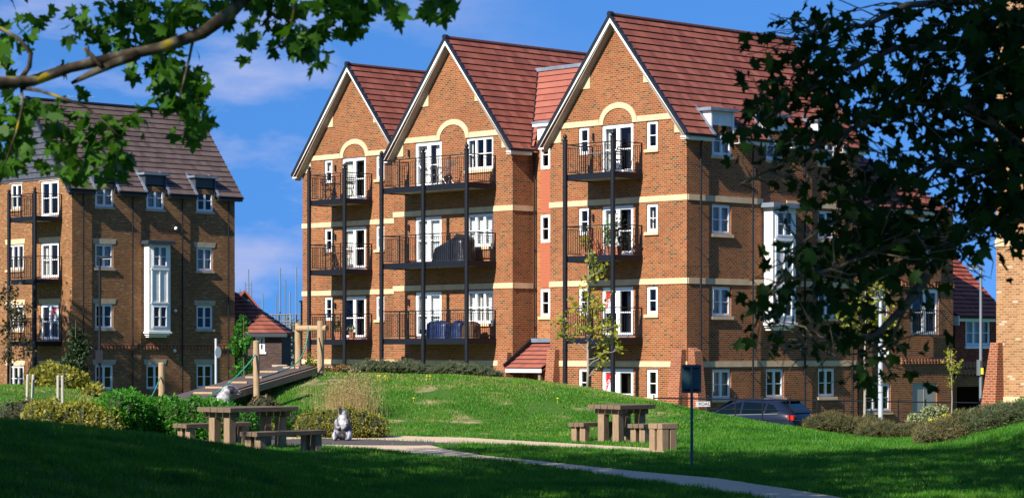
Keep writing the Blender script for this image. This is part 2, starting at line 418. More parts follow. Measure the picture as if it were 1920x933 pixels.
mat('asphalt', (.055, .055, .058), .9, noise=.2, nscale=20)
mat('gravel_path', (.44, .32, .20), .95, two=(.62, .48, .31), nscale=22, bump=.6)
mat('rubber_mulch', (.035, .028, .030), .95, two=(.11, .085, .08), nscale=30, bump=1.0)

# ground: one sheet to the horizon
xs = np.array([-3500, -900, -300, -120, -60] + list(np.arange(-30, 30.01, .4)) + [60, 120, 300, 900, 3500], float)
ys = np.array([-300, -60, -20] + list(np.arange(-6, 80.01, .4)) + [84, 90, 100, 130, 200, 500, 1500, 5000], float)
XX, YY = np.meshgrid(xs, ys)
ZZ = landz(np.clip(XX, -30, 30), np.clip(YY, -10, 100))
vs = np.stack([XX, YY, ZZ], -1).reshape(-1, 3)
nx, ny = len(xs), len(ys)
fi = [(j * nx + i, j * nx + i + 1, (j + 1) * nx + i + 1, (j + 1) * nx + i) for j in range(ny - 1) for i in range(nx - 1)]
me = bpy.data.meshes.new('ground'); me.from_pydata(vs.tolist(), [], fi); me.materials.append(MATS['soil'])
me.polygons.foreach_set('use_smooth', [True] * len(me.polygons))
g = bpy.data.objects.new('ground', me); COL.objects.link(g); tag(g, kind='structure')

# road and pavement in front of the flats
def sheet(name, x0, x1, y0, y1, z, m, rot=0):
    b = MB(); b.quad((x0, y0, z), (x1, y0, z), (x1, y1, z), (x0, y1, z)); return tag(b.build(name, m), kind='structure')
sheet('road', -60, 60, 75.5, 80.3, .012, MATS['asphalt'])
b = MB(); b.box(-60, 60, 80.3, 80.45, -.05, .12); tag(b.build('kerb', MATS['concrete']), kind='structure')
# parking court that runs back along the side of the flats
CO = math.radians(-46.4)

# paths on the flat play area (edges measured along the photo's rows, laid on the ground)
def at(px, py, z=1.05):
    D = F * (CZ - z) / (py - HY); return (GX(px, D), D)
def strip(name, top, bot, m, dz, z=1.05):
    X0 = max(top[0][0], bot[0][0]); X1 = min(top[-1][0], bot[-1][0])
    pxs = np.linspace(X0, X1, 90)
    ty = np.interp(pxs, [p[0] for p in top], [p[1] for p in top]); by = np.interp(pxs, [p[0] for p in bot], [p[1] for p in bot])
    b = MB(); nrow = 6; pts = []; fs = []
    for k in range(nrow + 1):
        for j, px in enumerate(pxs):
            x0_, y0_ = at(px, ty[j]); x1_, y1_ = at(px, by[j]); t_ = k / nrow
            x = x0_ + (x1_ - x0_) * t_; y = y0_ + (y1_ - y0_) * t_
            jig = .05 * math.sin(x * 7 + y * 5) if k in (0, nrow) else 0
            pts.append((x, y + jig, lz(x, y) + dz))
    n = len(pxs)
    fs = [(k * n + j, k * n + j + 1, (k + 1) * n + j + 1, (k + 1) * n + j) for k in range(nrow) for j in range(n - 1)]
    b.add(pts, fs); o = b.build(name, m, normals=False); tag(o, kind='structure'); return o
PT1 = [(400, 817.5), (560, 817.5), (725, 817.5), (881, 820.6), (931, 824), (1060, 831), (1200, 839), (1246, 842)]
PB1 = [(400, 824), (560, 824), (700, 825.2), (859, 831.6), (975, 834.7), (1200, 847), (1246, 851)]
PT2 = [(400, 836.0), (560, 833.0), (740, 835.0), (805, 834.5), (833, 842), (912, 855), (1020, 865.6), (1194, 884), (1340, 896.5), (1494, 919.6), (1574, 933), (1660, 950)]
PB2 = [(400, 836.5), (560, 837), (680, 841), (740, 846.5), (800, 855), (880, 860.5), (960, 866.5), (1174, 898), (1300, 914.7), (1397, 929), (1480, 945), (1660, 985)]
RB1 = [(380, 823), (600, 823.6), (700, 825.0), (859, 831.8)]
RB2 = [(380, 834), (600, 834), (740, 835.6), (859, 835.0)]
strip('path', PT1, PB1, MATS['gravel_path'], .012)
strip('path', PT2, PB2, MATS['gravel_path'], .014)
strip('play_surface', RB1, RB2, MATS['rubber_mulch'], .020)

# ---------------- grass: far more blades than anyone could count, one mesh
def mesh_np(name, V, nper, mats, tone=None, faces=None):
    """V: (n*nper,3) vertices, one polygon of nper corners each"""
    n = len(V) // nper
    me = bpy.data.meshes.new(name)
    me.vertices.add(len(V)); me.vertices.foreach_set('co', V.astype(np.float32).ravel())
    me.loops.add(len(V)); me.loops.foreach_set('vertex_index', np.arange(len(V), dtype=np.int32))
    me.polygons.add(n); me.polygons.foreach_set('loop_start', np.arange(0, len(V), nper, dtype=np.int32))
    me.polygons.foreach_set('loop_total', np.full(n, nper, dtype=np.int32))
    for m in mats: me.materials.append(m)
    if tone is not None:
        at_ = me.attributes.new('tone', 'FLOAT', 'POINT'); at_.data.foreach_set('value', np.repeat(tone, nper).astype(np.float32))
    me.update(calc_edges=True); me.validate()
    return me

def in_path(X, Y, m=0.0):
    px = CX + X / Y * F; py = HY + F * (CZ - 1.05) / Y
    def between(T, B):
        t_ = np.interp(px, [p[0] for p in T], [p[1] for p in T]); b_ = np.interp(px, [p[0] for p in B], [p[1] for p in B])
        return (px > T[0][0]) & (px < T[-1][0]) & (py > t_ + m) & (py < b_ - m)
    return (between(PT1, PB1) | between(PT2, PB2) | between(RB1, RB2)) & (Y < 54)

def vnoise(X, Y, s, seed=0):
    out = np.zeros_like(X)
    for k in range(5):
        a = seed * 1.7 + k * 2.399; f = s * (1 + .37 * k)
        out += np.sin((X * math.cos(a) + Y * math.sin(a)) * f + seed + k * 1.3) * np.cos((Y * math.cos(a) - X * math.sin(a)) * f * .83 + k)
    return out / 2.2

def grass(n, Y0, Y1, seed):
    r = np.random.default_rng(seed)
    Y = Y0 + (Y1 - Y0) * r.random(n); X = (r.random(n) * 2 - 1) * (Y * .2118 + .8)
    keep = ~in_path(X, Y, .4)
    bare = vnoise(X, Y * .6, 1.9, 3) + .6 * vnoise(X, Y, 4.5, 5)
    hill = (Y > 53) & (X < 4)
    keep &= ~(hill & (bare > .66 - .40 * (X < -3.5)) & (r.random(n) < .93))
    X, Y, bare = X[keep], Y[keep], bare[keep]; n = len(X); Z = landz(X, Y)
    hgt = np.where(Y < 53, .060, .042) * (.5 + r.random(n)) * (1 + .35 * vnoise(X, Y, 3, 9)).clip(.5, 1.6)
    w = np.where(Y < 53, .008, .012) * (.7 + .6 * r.random(n))
    a = r.random(n) * math.pi; lean = (r.random((n, 2)) - .5) * hgt[:, None] * 1.1
    V = np.empty((n, 3, 3))
    V[:, 0] = np.stack([X - np.cos(a) * w, Y - np.sin(a) * w, Z - .005], -1)
    V[:, 1] = np.stack([X + np.cos(a) * w, Y + np.sin(a) * w, Z - .005], -1)
    V[:, 2] = np.stack([X + lean[:, 0], Y + lean[:, 1], Z + hgt], -1)
    hill = (Y > 53) & (X < 4)
    tone = .27 + .20 * vnoise(X, Y, 1.3, 2) + .10 * vnoise(X, Y, 6.0, 8) + .3 * (r.random(n) - .3) + np.where(hill, .10 + .22 * np.clip(bare, 0, 1) + .25*((Y>60)), 0) + (r.random(n) < .06) * .4
    return V.reshape(-1, 3), np.clip(tone, 0, 1)
Va, ta = grass(380000, 29, 47.5, 1); Vc, tcx = grass(120000, 17, 29, 3)
Vb, tb = grass(330000, 47.5, 69, 2)
me = mesh_np('grass', np.concatenate([Va, Vb, Vc]), 3, [MATS['grass_blade']], np.concatenate([ta, tb, tcx]))
go = bpy.data.objects.new('grass', me); COL.objects.link(go)
tag(go, 'short green lawn grass over the mounds around the play area', 'grass', kind='stuff')

# ================================================================== buildings
FL = [.55, 3.42, 6.28, 9.15]                     # floor levels
def P3(plane, a, d, z, off=0.0):
    """plane 'F': front wall, facing -y at y=off; 'S': side wall, facing +x at x=off; d = outwards"""
    return (a, off - d, z) if plane == 'F' else (off + d, a, z)
def pbox(b, plane, a0, a1, d0, d1, z0, z1, off=0.0):
    p = P3(plane, a0, d0, z0, off); q = P3(plane, a1, d1, z1, off)
    b.box(min(p[0], q[0]), max(p[0], q[0]), min(p[1], q[1]), max(p[1], q[1]), z0, z1)

def wall(parent, plane, a0, a1, z0, z1, ops, m, off=0.0, gable=None, reveal=.13, name='wall', cuts=()):
    """sheet of wall with real openings and their reveals; gable = (centre, apex height, slope)"""
    b = MB()
    A = sorted(set([a0, a1] + [o[0] for o in ops] + [o[1] for o in ops] + ([gable[0]] if gable else []) + list(cuts)))
    def top(a):
        return gable[1] - gable[2] * abs(a - gable[0]) if gable else z1
    for l, r_ in zip(A[:-1], A[1:]):
        mid = (l + r_) / 2
        hs = sorted([(o[2], o[3]) for o in ops if o[0] < mid < o[1]])
        z = z0
        for (q0, q1) in hs:
            if q0 > z: b.quad(P3(plane, l, 0, z, off), P3(plane, r_, 0, z, off), P3(plane, r_, 0, q0, off), P3(plane, l, 0, q0, off))
            z = q1
        b.quad(P3(plane, l, 0, z, off), P3(plane, r_, 0, z, off), P3(plane, r_, 0, top(r_), off), P3(plane, l, 0, top(l), off))
    for (l, r_, q0, q1) in ops:
        for (u0, v0, u1, v1) in ((l, q0, l, q1), (r_, q0, r_, q1), (l, q0, r_, q0), (l, q1, r_, q1)):
            b.quad(P3(plane, u0, 0, v0, off), P3(plane, u1, 0, v1, off), P3(plane, u1, -reveal, v1, off), P3(plane, u0, -reveal, v0, off))
    return b.build(name, m, parent, normals=False)

def window(parent, plane, a0, a1, z0, z1, n=2, off=0.0, sill=True, bar=True, drape=None, door=False, rec=.05, stone='cream_stone', lintel=False, name=None, open_leaf=False):
    fr = MB(); w = .055 if a1 - a0 > .7 else .06
    d0, d1 = -rec - .07, -rec
    def q(l, r_, b_, t_, dd0=d0, dd1=d1): pbox(fr, plane, l, r_, dd0, dd1, b_, t_, off)
    q(a0, a0 + w, z0, z1); q(a1 - w, a1, z0, z1); q(a0 + w, a1 - w, z0, z0 + w); q(a0 + w, a1 - w, z1 - w, z1)
    inner = (a1 - a0 - 2 * w); k = n; lw = inner / k; s = .05 if not door else .085
    panes = []
    for i in range(k):
        l = a0 + w + i * lw; r_ = l + lw
        e0, e1 = d0 + .012, d1 + .014
        q(l, l + s, z0 + w, z1 - w, e0, e1); q(r_ - s, r_, z0 + w, z1 - w, e0, e1)
        q(l + s, r_ - s, z0 + w, z0 + w + s * 1.1, e0, e1); q(l + s, r_ - s, z1 - w - s, z1 - w, e0, e1)
        if bar and not door:
            zm = z0 + (z1 - z0) * .49; q(l + s, r_ - s, zm - .014, zm + .014, e0 + .01, e1 - .006)
        if door:
            zm = z0 + .86; q(l + s, r_ - s, zm - .02, zm + .02, e0 + .01, e1 - .006)
        panes.append((l + s, r_ - s, z0 + w + s, z1 - w - s))
    o = fr.build(name or ('french_door' if door else 'window'), MATS['white_frame'], parent)
    g_ = MB()
    for (l, r_, b_, t_) in panes:
        g_.quad(P3(plane, l, -rec - .04, b_, off), P3(plane, r_, -rec - .04, b_, off), P3(plane, r_, -rec - .04, t_, off), P3(plane, l, -rec - .04, t_, off))
    g_.build('pane', MATS['glass'], o, normals=False)
    if sill:
        sb = MB(); pbox(sb, plane, a0 - .07, a1 + .07, -rec + .012, .07, z0 - .11, z0 - .003, off); sb.build('sill', MATS[stone], o)
    if lintel:
        sb = MB(); p = [P3(plane, a0 - .10, .015, z1 + .002, off), P3(plane, a1 + .10, .015, z1 + .002, off), P3(plane, a1 + .16, .015, z1 + .24, off), P3(plane, a0 - .16, .015, z1 + .24, off)]
        e = Vector(P3(plane, 0, -.10, 0)) - Vector(P3(plane, 0, 0, 0)); sb.prism(p, e); sb.build('lintel', MATS[stone], o)
    if drape:
        dm = MB(); dd = -rec - .16
        kind, fr0, fr1 = drape          # kind, covered share from the left, from the right
        def cur(l, r_, zb):
            m_ = max(4, int((r_ - l) / .05)); 
            for j in range(m_):
                u0 = l + (r_ - l) * j / m_; u1 = l + (r_ - l) * (j + 1) / m_
                c0 = .02 * (j % 2); c1 = .02 * ((j + 1) % 2)
                dm.quad(P3(plane, u0, dd - c0, zb, off), P3(plane, u1, dd - c1, zb, off), P3(plane, u1, dd - c1, z1 - .06, off), P3(plane, u0, dd - c0, z1 - .06, off))
        W = a1 - a0
        if kind == 'curtain':
            if fr0: cur(a0 + .04, a0 + W * fr0, z0 + .05)
            if fr1: cur(a1 - W * fr1, a1 - .04, z0 + .05)
            dm.build('curtain', MATS['curtain'], o, normals=False)
        elif kind == 'blind':
            H = (z1 - z0) * fr0; nn = max(3, int(H / .06))
            for j in range(nn):
                zt = z1 - .05 - j * .06
                dm.quad(P3(plane, a0 + .05, dd, zt, off), P3(plane, a1 - .05, dd, zt, off), P3(plane, a1 - .05, dd + .025, zt - .055, off), P3(plane, a0 + .05, dd + .025, zt - .055, off))
            dm.build('blind', MATS['blind'], o, normals=False)
        elif kind == 'net':
            cur(a0 + .04, a1 - .04, z0 + .05); dm.build('curtain', MATS['curtain'], o, normals=False)
    return o

def op(a0, a1, z0, z1): return (a0, a1, z0, z1)

def slope(parent, e0, e1, r0, r1, n, m, step=.045, name='roof_slope', segs=None, thick=.10):
    """tiled roof slope from eave e0-e1 up to ridge r0-r1, every course a real step; segs = [(t0,t1,first_course)]"""
    e0, e1, r0, r1 = map(Vector, (e0, e1, r0, r1))
    nrm = (e1 - e0).cross(r0 - e0).normalized()
    if nrm.z < 0: nrm = -nrm
    b = MB(); L = (e1 - e0).length
    for (t0, t1, k0) in (segs or [(0, 1, 0)]):
        for i in range(k0, n):
            def pt(t, s): return (e0.lerp(e1, t)).lerp(r0.lerp(r1, t), s)
            s0, s1 = i / n, (i + 1) / n
            A = pt(t0, s0) + nrm * step; B = pt(t1, s0) + nrm * step; C_ = pt(t1, s1) + nrm * .004; D_ = pt(t0, s1) + nrm * .004
            b.quad(A, B, C_, D_, uv=[(t0 * L, i + .01), (t1 * L, i + .01), (t1 * L, i + .98), (t0 * L, i + .98)])
            A0 = pt(t0, s0) + nrm * .004; B0 = pt(t1, s0) + nrm * .004
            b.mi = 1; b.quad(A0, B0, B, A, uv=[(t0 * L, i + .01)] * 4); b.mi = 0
        # underside
        A = pt(t0, k0 / n) - nrm * thick; B = pt(t1, k0 / n) - nrm * thick; C_ = pt(t1, 1) - nrm * thick; D_ = pt(t0, 1) - nrm * thick
        b.quad(A, B, C_, D_, uv=[(0, 0)] * 4)
        b.quad(A, B, pt(t1, k0 / n) + nrm * .004, pt(t0, k0 / n) + nrm * .004, uv=[(0, 0)] * 4)
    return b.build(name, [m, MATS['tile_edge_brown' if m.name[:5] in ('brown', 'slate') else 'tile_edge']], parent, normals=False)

def verge(parent, c, half, ze, za, y, board=.155, mats=('white_board', 'black_plastic'), out=.35, name='bargeboard', dark=None):
    """bargeboards, black verge cap and soffit of a gable whose front edge is at y"""
    o = None
    sl = (za - ze) / half; ln = math.hypot(half, za - ze)
    for s in (-1, 1):
        b = MB()
        e = Vector((c + s * half, y, ze)); a = Vector((c, y, za)); dz = board * ln / half
        b.prism([e + Vector((0, 0, -.02)), a + Vector((0, 0, -.02)), a + Vector((0, 0, -dz)), e + Vector((-s * .0, 0, -dz * .62)), ], (0, .035, 0))
        b.box(min(e.x, e.x - s * .26), max(e.x, e.x - s * .26), y + .002, y + .033, ze - dz * .62 - .02, ze - .12)   # foot of the board
        b.build(name, MATS[mats[0]], parent)
        k = MB()
        k.prism([e + Vector((s * .07, -.05, -.03)), a + Vector((0, -.05, .08)), a + Vector((0, -.05, -.055)), e + Vector((0, -.05, -.10))], (0, .14, 0))
        k.build('verge_cap', MATS[mats[1]], parent)
        f = MB()
        u = Vector((0, 0, -dz + .04))
        f.prism([e + Vector((-s * .10, .036, -dz * .9)), a + Vector((0, .036, -dz + .02)), a + Vector((0, .036, -dz - .02)), e + Vector((-s * .10, .036, -dz * .9 - .04))], (0, out - .038, 0))
        f.build('soffit', MATS['deck_soffit' if not dark else dark], parent)
    k = MB(); k.tube([(c, y - .06, za + .05), (c, y + .12, za + .05)], .10, 10); k.build('ridge_end', MATS[mats[1]], parent)

def band(parent, plane, a0, a1, z, off=0.0, h=.20, m='cream_stone', skip=()):
    l = a0
    for (s0, s1) in sorted(skip) + [(a1, a1)]:
        if s0 > l: b = MB(); pbox(b, plane, l, s0, -.02, .03, z - h, z, off); b.build('stone_band', MATS[m], parent)
        l = s1

def arch(parent, c, z, y, hw=.92, rise=.55, th=.20, n=16):
    """segmental stone arch that springs from the band with its top at z"""
    b = MB(); zb = z - .20
    Ro, Ri = [], []
    for i in range(n + 1):
        t = math.pi * i / n
        Ro.append((c - hw * math.cos(t), zb + (rise + .2) * math.sin(t) ** .9)); Ri.append((c - (hw - th) * math.cos(t), zb + (rise) * math.sin(t) ** .9))
    for i in range(n):
        p = [Ro[i], Ro[i + 1], Ri[i + 1], Ri[i]]
        b.prism([(q[0], y - .034, q[1]) for q in p], (0, .054, 0))
    return b.build('stone_arch', MATS['cream_stone'], parent)

def balcony(parent, l, r_, z, off, depth=1.35, posts=(), door_a=None, post_parent=True, wallside=True, rail=1.07, mid=None):
    """steel balcony with slab, fascia, railing of balusters; front wall plane only"""
    b = MB(); y0, y1 = off - depth, off
    b.box(l, r_, y0 + .03, y1 - .004, z - .05, z); b.mi = 1
    b.box(l + .03, r_ - .03, y0 + .06, y1 - .004, z - .16, z - .053); b.mi = 2
    b.box(l - .012, r_ + .012, y0 - .02, y0 + .028, z - .20, z + .012)
    b.box(l - .012, l + .03, y0 + .029, y1 - .004, z - .20, z + .012); b.box(r_ - .03, r_ + .012, y0 + .029, y1 - .004, z - .20, z + .012)
    s = b.build('balcony', [MATS['deck_top'], MATS['deck_soffit'], MATS['black_metal']], parent)
    k = MB(); zt = z + rail; x0, x1 = l + .03, r_ - .03; yf = y0 + .03; yb = y1 - .02
    k.box(x0 - .02, x1 + .02, yf - .02, yf + .02, zt - .035, zt); k.box(x0 - .02, x0 + .02, yf + .021, yb, zt - .035, zt); k.box(x1 - .02, x1 + .02, yf + .021, yb, zt - .035, zt)
    k.box(x0, x1, yf - .01, yf + .01, z + .08, z + .10); k.box(x0 - .01, x0 + .01, yf + .011, yb, z + .08, z + .10); k.box(x1 - .01, x1 + .01, yf + .011, yb, z + .08, z + .10)
    k.box(x0, x1, yf - .01, yf + .01, zt - .13, zt - .115)
    k.box(x0 - .01, x0 + .01, yf + .011, yb, zt - .13, zt - .115); k.box(x1 - .01, x1 + .01, yf + .011, yb, zt - .13, zt - .115)
    nb = max(2, int(round((x1 - x0) / .105)))
    for i in range(1, nb):
        x = x0 + (x1 - x0) * i / nb; t = .018 if i % 9 == 0 else .0075
        k.box(x - t, x + t, yf - t * .9, yf + t * .9, z + (.10 if t < .01 else .0), zt - (.13 if t < .01 else .036))
    nb = int(round((yb - yf) / .105))
    for i in range(1, nb + 1):
        y = yf + (yb - yf) * i / nb; t = .0075 if i < nb else .022
        for x in (x0, x1): k.box(x - t * .9, x + t * .9, y - t, y + t, z + (.10 if t < .01 else .013), zt - (.13 if t < .01 else .036))
    k.build('railing', MATS['black_metal'], s)
    return s

def post(parent, x, y, z0, z1, r=.085):
    b = MB(); b.tube([(x, y, z0), (x, y, z1)], r, 14)
    b.lathe((x, y, z1), [(r + .02, 0), (r + .02, .03), (r * .5, .05), (r * .75, .09), (r * .95, .13), (r * .75, .19), (r * .3, .225), (0.001, .23)], 14)
    for z in [z0 + .9, ] + [f - .45 for f in FL[1:] if z0 < f - .45 < z1]: b.tube([(x, y, z), (x, y, z + .05)], r + .012, 14)
    return b.build('balcony_post', MATS['black_metal'], parent, smooth_=False)

def pipe(parent, plane, a, z0, z1, off=0.0, d=.11):
    b = MB(); r = .036
    P = [P3(plane, a - .02, .22, z1 + .32, off), P3(plane, a - .02, .20, z1 + .22, off), P3(plane, a, d, z1 + .02, off), P3(plane, a, d, z0, off)]
    b.tube(P, r, 8)
    z = z0 + .6
    while z < z1:
        b.tube([P3(plane, a, d, z, off), P3(plane, a, d, z + .05, off)], r + .012, 8); q = P3(plane, a, d / 2, z + .02, off)
        b.beam(P3(plane, a, 0.0, z + .02, off), P3(plane, a, d, z + .02, off), .02, .03); z += 1.43
    return b.build('drainpipe', MATS['black_metal'], parent)

def gutter(parent, plane, segs, z, off=0.0, d=.31, fascia='white_board', m='black_metal'):
    for (l, r_) in segs:
        b = MB(); f = MB()
        P = lambda a, dd, zz: P3(plane, a, dd, zz, off)
        pts = []
        for i in range(7):
            t = math.pi + math.pi * i / 6; pts.append((d + .055 * math.cos(t), z - .0 + .055 * math.sin(t)))
        pts += [(d + .05, z + .012), (d - .05, z + .012)]
        p3 = [P(l, q[0], q[1]) for q in pts]; e = Vector(P(r_, 0, 0)) - Vector(P(l, 0, 0)); b.prism(p3, e)
        pbox(f, plane, l, r_, d - .075, d - .058, z - .17, z + .01, off)
        pbox(f, plane, l, r_, .004, d - .070, z - .17, z - .15, off)
        f.build('fascia', MATS[fascia], parent); b.build('gutter', MATS[m], parent)

def dormer(parent, a0, a1, zt, off, m, back=1.0, lid='lead', zw=10.76, zlow=10.30, plane='S'):
    """flat-topped dormer head over a window that breaks the eaves"""
    b = MB()
    pbox(b, plane, a0 - .08, a1 + .08, -.30, -.01, zw + .004, zt, off)              # head board over the window
    for l, r_ in ((a0 - .10, a0 - .035), (a1 + .035, a1 + .10)):
        P = lambda d, z, a: P3(plane, a, d, z, off)
        pts = [P(.05, zlow, l), P(.05, zt, l), P(-back, zt, l), P(-back, zt - .1, l), P(-.05, zlow, l)]
        b.prism(pts, Vector(P3(plane, r_ - l, 0, 0)) - Vector(P3(plane, 0, 0, 0)))
    o = b.build('dormer', m, parent)
    t = MB(); pbox(t, plane, a0 - .24, a1 + .24, -back, .17, zt + .003, zt + .09, off)
    pbox(t, plane, a0 - .20, a1 + .20, -back + .1, .12, zt + .092, zt + .12, off)
    # sloping lead apron at each cheek
    for s, a in ((-1, a0 - .10), (1, a1 + .10)):
        P = lambda d, z, aa: P3(plane, aa, d, z, off)
        t.prism([P(.30, zlow + .12, a), P(-.62, zlow + 1.2, a), P(-.62, zlow + 1.16, a), P(.30, zlow + .05, a)], Vector(P3(plane, s * .13, 0, 0)) - Vector(P3(plane, 0, 0, 0)))
    t.build('dormer_lid', MATS[lid], o)
    return o

def bay(parent, a0, a1, z0, z1, off, floors, m='white_board', proj=.45, lidm='lead'):
    b = MB(); P = lambda a, d, z: P3('S', a, d, z, off)
    # front frame with openings for the windows
    ops = [(a0 + .16, a1 - .16, f0, f1) for f0, f1 in floors]
    A = [a0, a0 + .16, a1 - .16, a1]
    for l, r_ in zip(A[:-1], A[1:]):
        hs = [(f0, f1) for (l_, rr, f0, f1) in ops if l_ < (l + r_) / 2 < rr]; z = z0
        for q0, q1 in sorted(hs):
            b.quad(P(l, proj, z), P(r_, proj, z), P(r_, proj, q0), P(l, proj, q0)); z = q1
        b.quad(P(l, proj, z), P(r_, proj, z), P(r_, proj, z1), P(l, proj, z1))
    b.quad(P(a0, 0, z0), P(a0, proj, z0), P(a0, proj, z1), P(a0, 0, z1)); b.quad(P(a1, 0, z0), P(a1, proj, z0), P(a1, proj, z1), P(a1, 0, z1))
    # raised mouldings between the windows
    (l0, l1), (u0, u1) = floors
    mid = (a0 + a1) / 2
    for (l, r_) in ((a0 + .14, a0 + .20), (mid - .03, mid + .03), (a1 - .20, a1 - .14)): pbox(b, 'S', l, r_, proj + .002, proj + .03, l1 + .14, u0 - .12, off)
    pbox(b, 'S', a0 + .10, a1 - .10, proj + .002, proj + .04, l1 + .06, l1 + .13, off); pbox(b, 'S', a0 + .10, a1 - .10, proj + .002, proj + .04, u0 - .11, u0 - .04, off)
    for k in range(3):
        b.box(*sorted((off + .004, off + proj + .06 - .11 * k)), a0 - .05 + .07 * k, a1 + .05 - .07 * k, z0 - .09 - .09 * k, z0 - .003 - .09 * k)
    for z in (z0 + 1.4, z0 + 2.8):
        b.box(off + .01, off + proj + .004, a0 - .012, a0 - .002, z, z + .03)
    o = b.build('bay', MATS[m], parent, normals=False)
    for (f0, f1) in floors: window(o, 'S', a0 + .16, a1 - .16, f0, f1, 2, off + proj, sill=False, rec=-.02, drape=('net', 1, 0) if f0 > 5 else None)
    t = MB(); t.box(off + .004, off + proj + .22, a0 - .2, a1 + .2, z1 + .003, z1 + .09); t.box(off + .004, off + proj + .17, a0 - .15, a1 + .15, z1 + .093, z1 + .17)
    t.build('bay_roof', MATS[lidm], o)
    return o

def buttress(parent, plane, a0, a1, z1, d0, d1, off=0.0):
    b = MB(); P = lambda a, d, z: P3(plane, a, d, z, off)
    pts = [P(a0, .0, 0), P(a0, d0, 0), P(a0, d1, z1), P(a0, .02, z1 + .12), P(a0, 0, z1 + .12)]
    b.prism(pts, Vector(P(a1, 0, 0)) - Vector(P(a0, 0, 0)))
    return b.build('buttress', MATS['pier_brick'], parent)
def buttress_w(parent, a0, a1, spread, z1, d0, d1, off=0.0):
    """front buttress that also widens towards its foot"""
    b = MB()
    b.add([(a0 - spread, off, 0), (a1 + spread, off, 0), (a1 + spread, off - d0, 0), (a0 - spread, off - d0, 0), (a0, off, z1), (a1, off, z1), (a1, off - d1, z1), (a0, off - d1, z1)],
          [(0, 1, 2, 3), (4, 5, 6, 7), (0, 1, 5, 4), (1, 2, 6, 5), (2, 3, 7, 6), (3, 0, 4, 7)])
    return b.build('buttress', MATS['pier_brick'], parent)

def wall_light(parent, plane, a, z, off=0.0):
    b = MB(); p = Vector(P3(plane, a, .06, z, off)); b.tube([p + Vector((0, 0, -.13)), p + Vector((0, 0, .13))], .035, 8)
    b.beam(P3(plane, a, 0, z, off), P3(plane, a, .06, z, off), .03, .05); return b.build('wall_light', MATS['black_metal'], parent)
def dome(parent, plane, a, z, off=0.0):
    b = MB(); b.ball(P3(plane, a, .10, z, off), .085, 6); b.beam(P3(plane, a, 0, z, off), P3(plane, a, .08, z, off), .07, .07)
    return b.build('dome_lamp', MATS['white_frame'], parent, smooth_=True)

SL = 1.18
def floors_inside(parent, x0, x1, y0, y1):
    for k, f in enumerate(FL):
        b = MB(); b.box(x0 + .1, x1 - .1, y0 + .15, y1 - .15, f - .22, f - .04)
        b.build('floor_slab', MATS['room_floor'], parent)
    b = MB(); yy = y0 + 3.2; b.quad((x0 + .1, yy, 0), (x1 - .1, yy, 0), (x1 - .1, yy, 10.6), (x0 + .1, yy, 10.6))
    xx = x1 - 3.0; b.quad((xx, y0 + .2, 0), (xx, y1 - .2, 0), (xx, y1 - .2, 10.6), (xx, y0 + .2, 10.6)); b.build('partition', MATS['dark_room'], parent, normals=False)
# ---------------------------------------------------------------- the three-gabled block of flats
TH = R(-46.4)
MAIN = empty('apartment_building', (6.0, 82.7, 0), TH)
tag(MAIN, 'large red brick apartment building with three tall gables, red tiled roofs and black steel balconies', 'building')
DR_A, DR_M = .02, 1.78
def gable_front(parent, c, off, kind, brick='red_brick', drapes=None, roofm='red_tiles'):
    """one gabled front 6.7 m wide, centred on c; kind 'door' (window, door, window) or 'wide' (door, triple window)"""
    l, r_ = c - 3.35, c + 3.33
    ops = []; items = []
    for k, f in enumerate(FL):
        zt = f + DR_M
        if kind == 'door':
            D_ = (c - .74, c + .80); Wl = (c - 1.90, c - 1.37); Wr = (c + 1.43, c + 1.96)
            ops += [op(*D_, f + .03, zt), op(*Wl, zt - .98, zt), op(*Wr, zt - .98, zt)]
            items += [(D_, f + .03, zt, 2, True, k, 'door'), (Wl, zt - .98, zt, 1, False, k, 'wl'), (Wr, zt - .98, zt, 1, False, k, 'wr')]
        else:
            D_ = (c - 2.11, c - .58); Wr = (c + .81, c + 2.29)
            ops += [op(*D_, f + .03, zt), op(*Wr, zt - 1.22, zt)]
            items += [(D_, f + .03, zt, 2, True, k, 'door'), (Wr, zt - 1.22, zt, 3, False, k, 'w3')]
    wall(parent, 'F', l, r_, 0, 10.6, ops, MATS[brick], off, gable=(c, 14.52, SL), name='front_wall')
    for (ab, z0, z1, n, dr, k, tg) in items:
        dp = (drapes or {}).get((k, tg))
        window(parent, 'F', ab[0], ab[1], z0, z1, n, off, sill=not dr and not (tg == 'wl'), door=dr, drape=dp)
        if tg == 'wl':
            pass
    ac = c + .06
    for z in (2.6, 5.46, 8.32): band(parent, 'F', l - .03, r_ + .034, z, off)
    band(parent, 'F', l + .50, r_ - .5, 11.14, off, skip=[(ac - .93, ac + .93)]); arch(parent, ac, 11.14, off)
    # stone corbels under the verge: foot, mid height, apex
    for s in (-1, 1):
        for zz, hh, ww in ((10.45, .80, .42), (12.28, .70, .30)):
            xi = c + s * min(3.34, (14.52 - zz) / SL); x_in = c + s * ((14.52 - zz - hh) / SL)
            pts = [(x_in, off - .03, zz), (xi, off - .03, zz), (xi, off - .03, zz + .02 + (0 if zz > 11 else .08)), (x_in, off - .03, zz + hh)]
            b = MB(); b.prism(pts, (0, .05, 0)); b.build('corbel', MATS['cream_stone'], parent)
    b = MB(); b.prism([(c - .24, off - .03, 14.2), (c + .24, off - .03, 14.2), (c, off - .03, 14.5)], (0, .05, 0))
    b.build('corbel', MATS['cream_stone'], parent)
    wall_light(parent, 'F', (c - 1.12) if kind == 'door' else (c - 2.42), 10.55, off)
    for f in FL[1:3]: wall_light(parent, 'F', (c - 1.12) if kind == 'door' else (c - 2.42), f + 1.4, off)
    verge(parent, c, 3.60, 10.40, 14.72, off - .35)

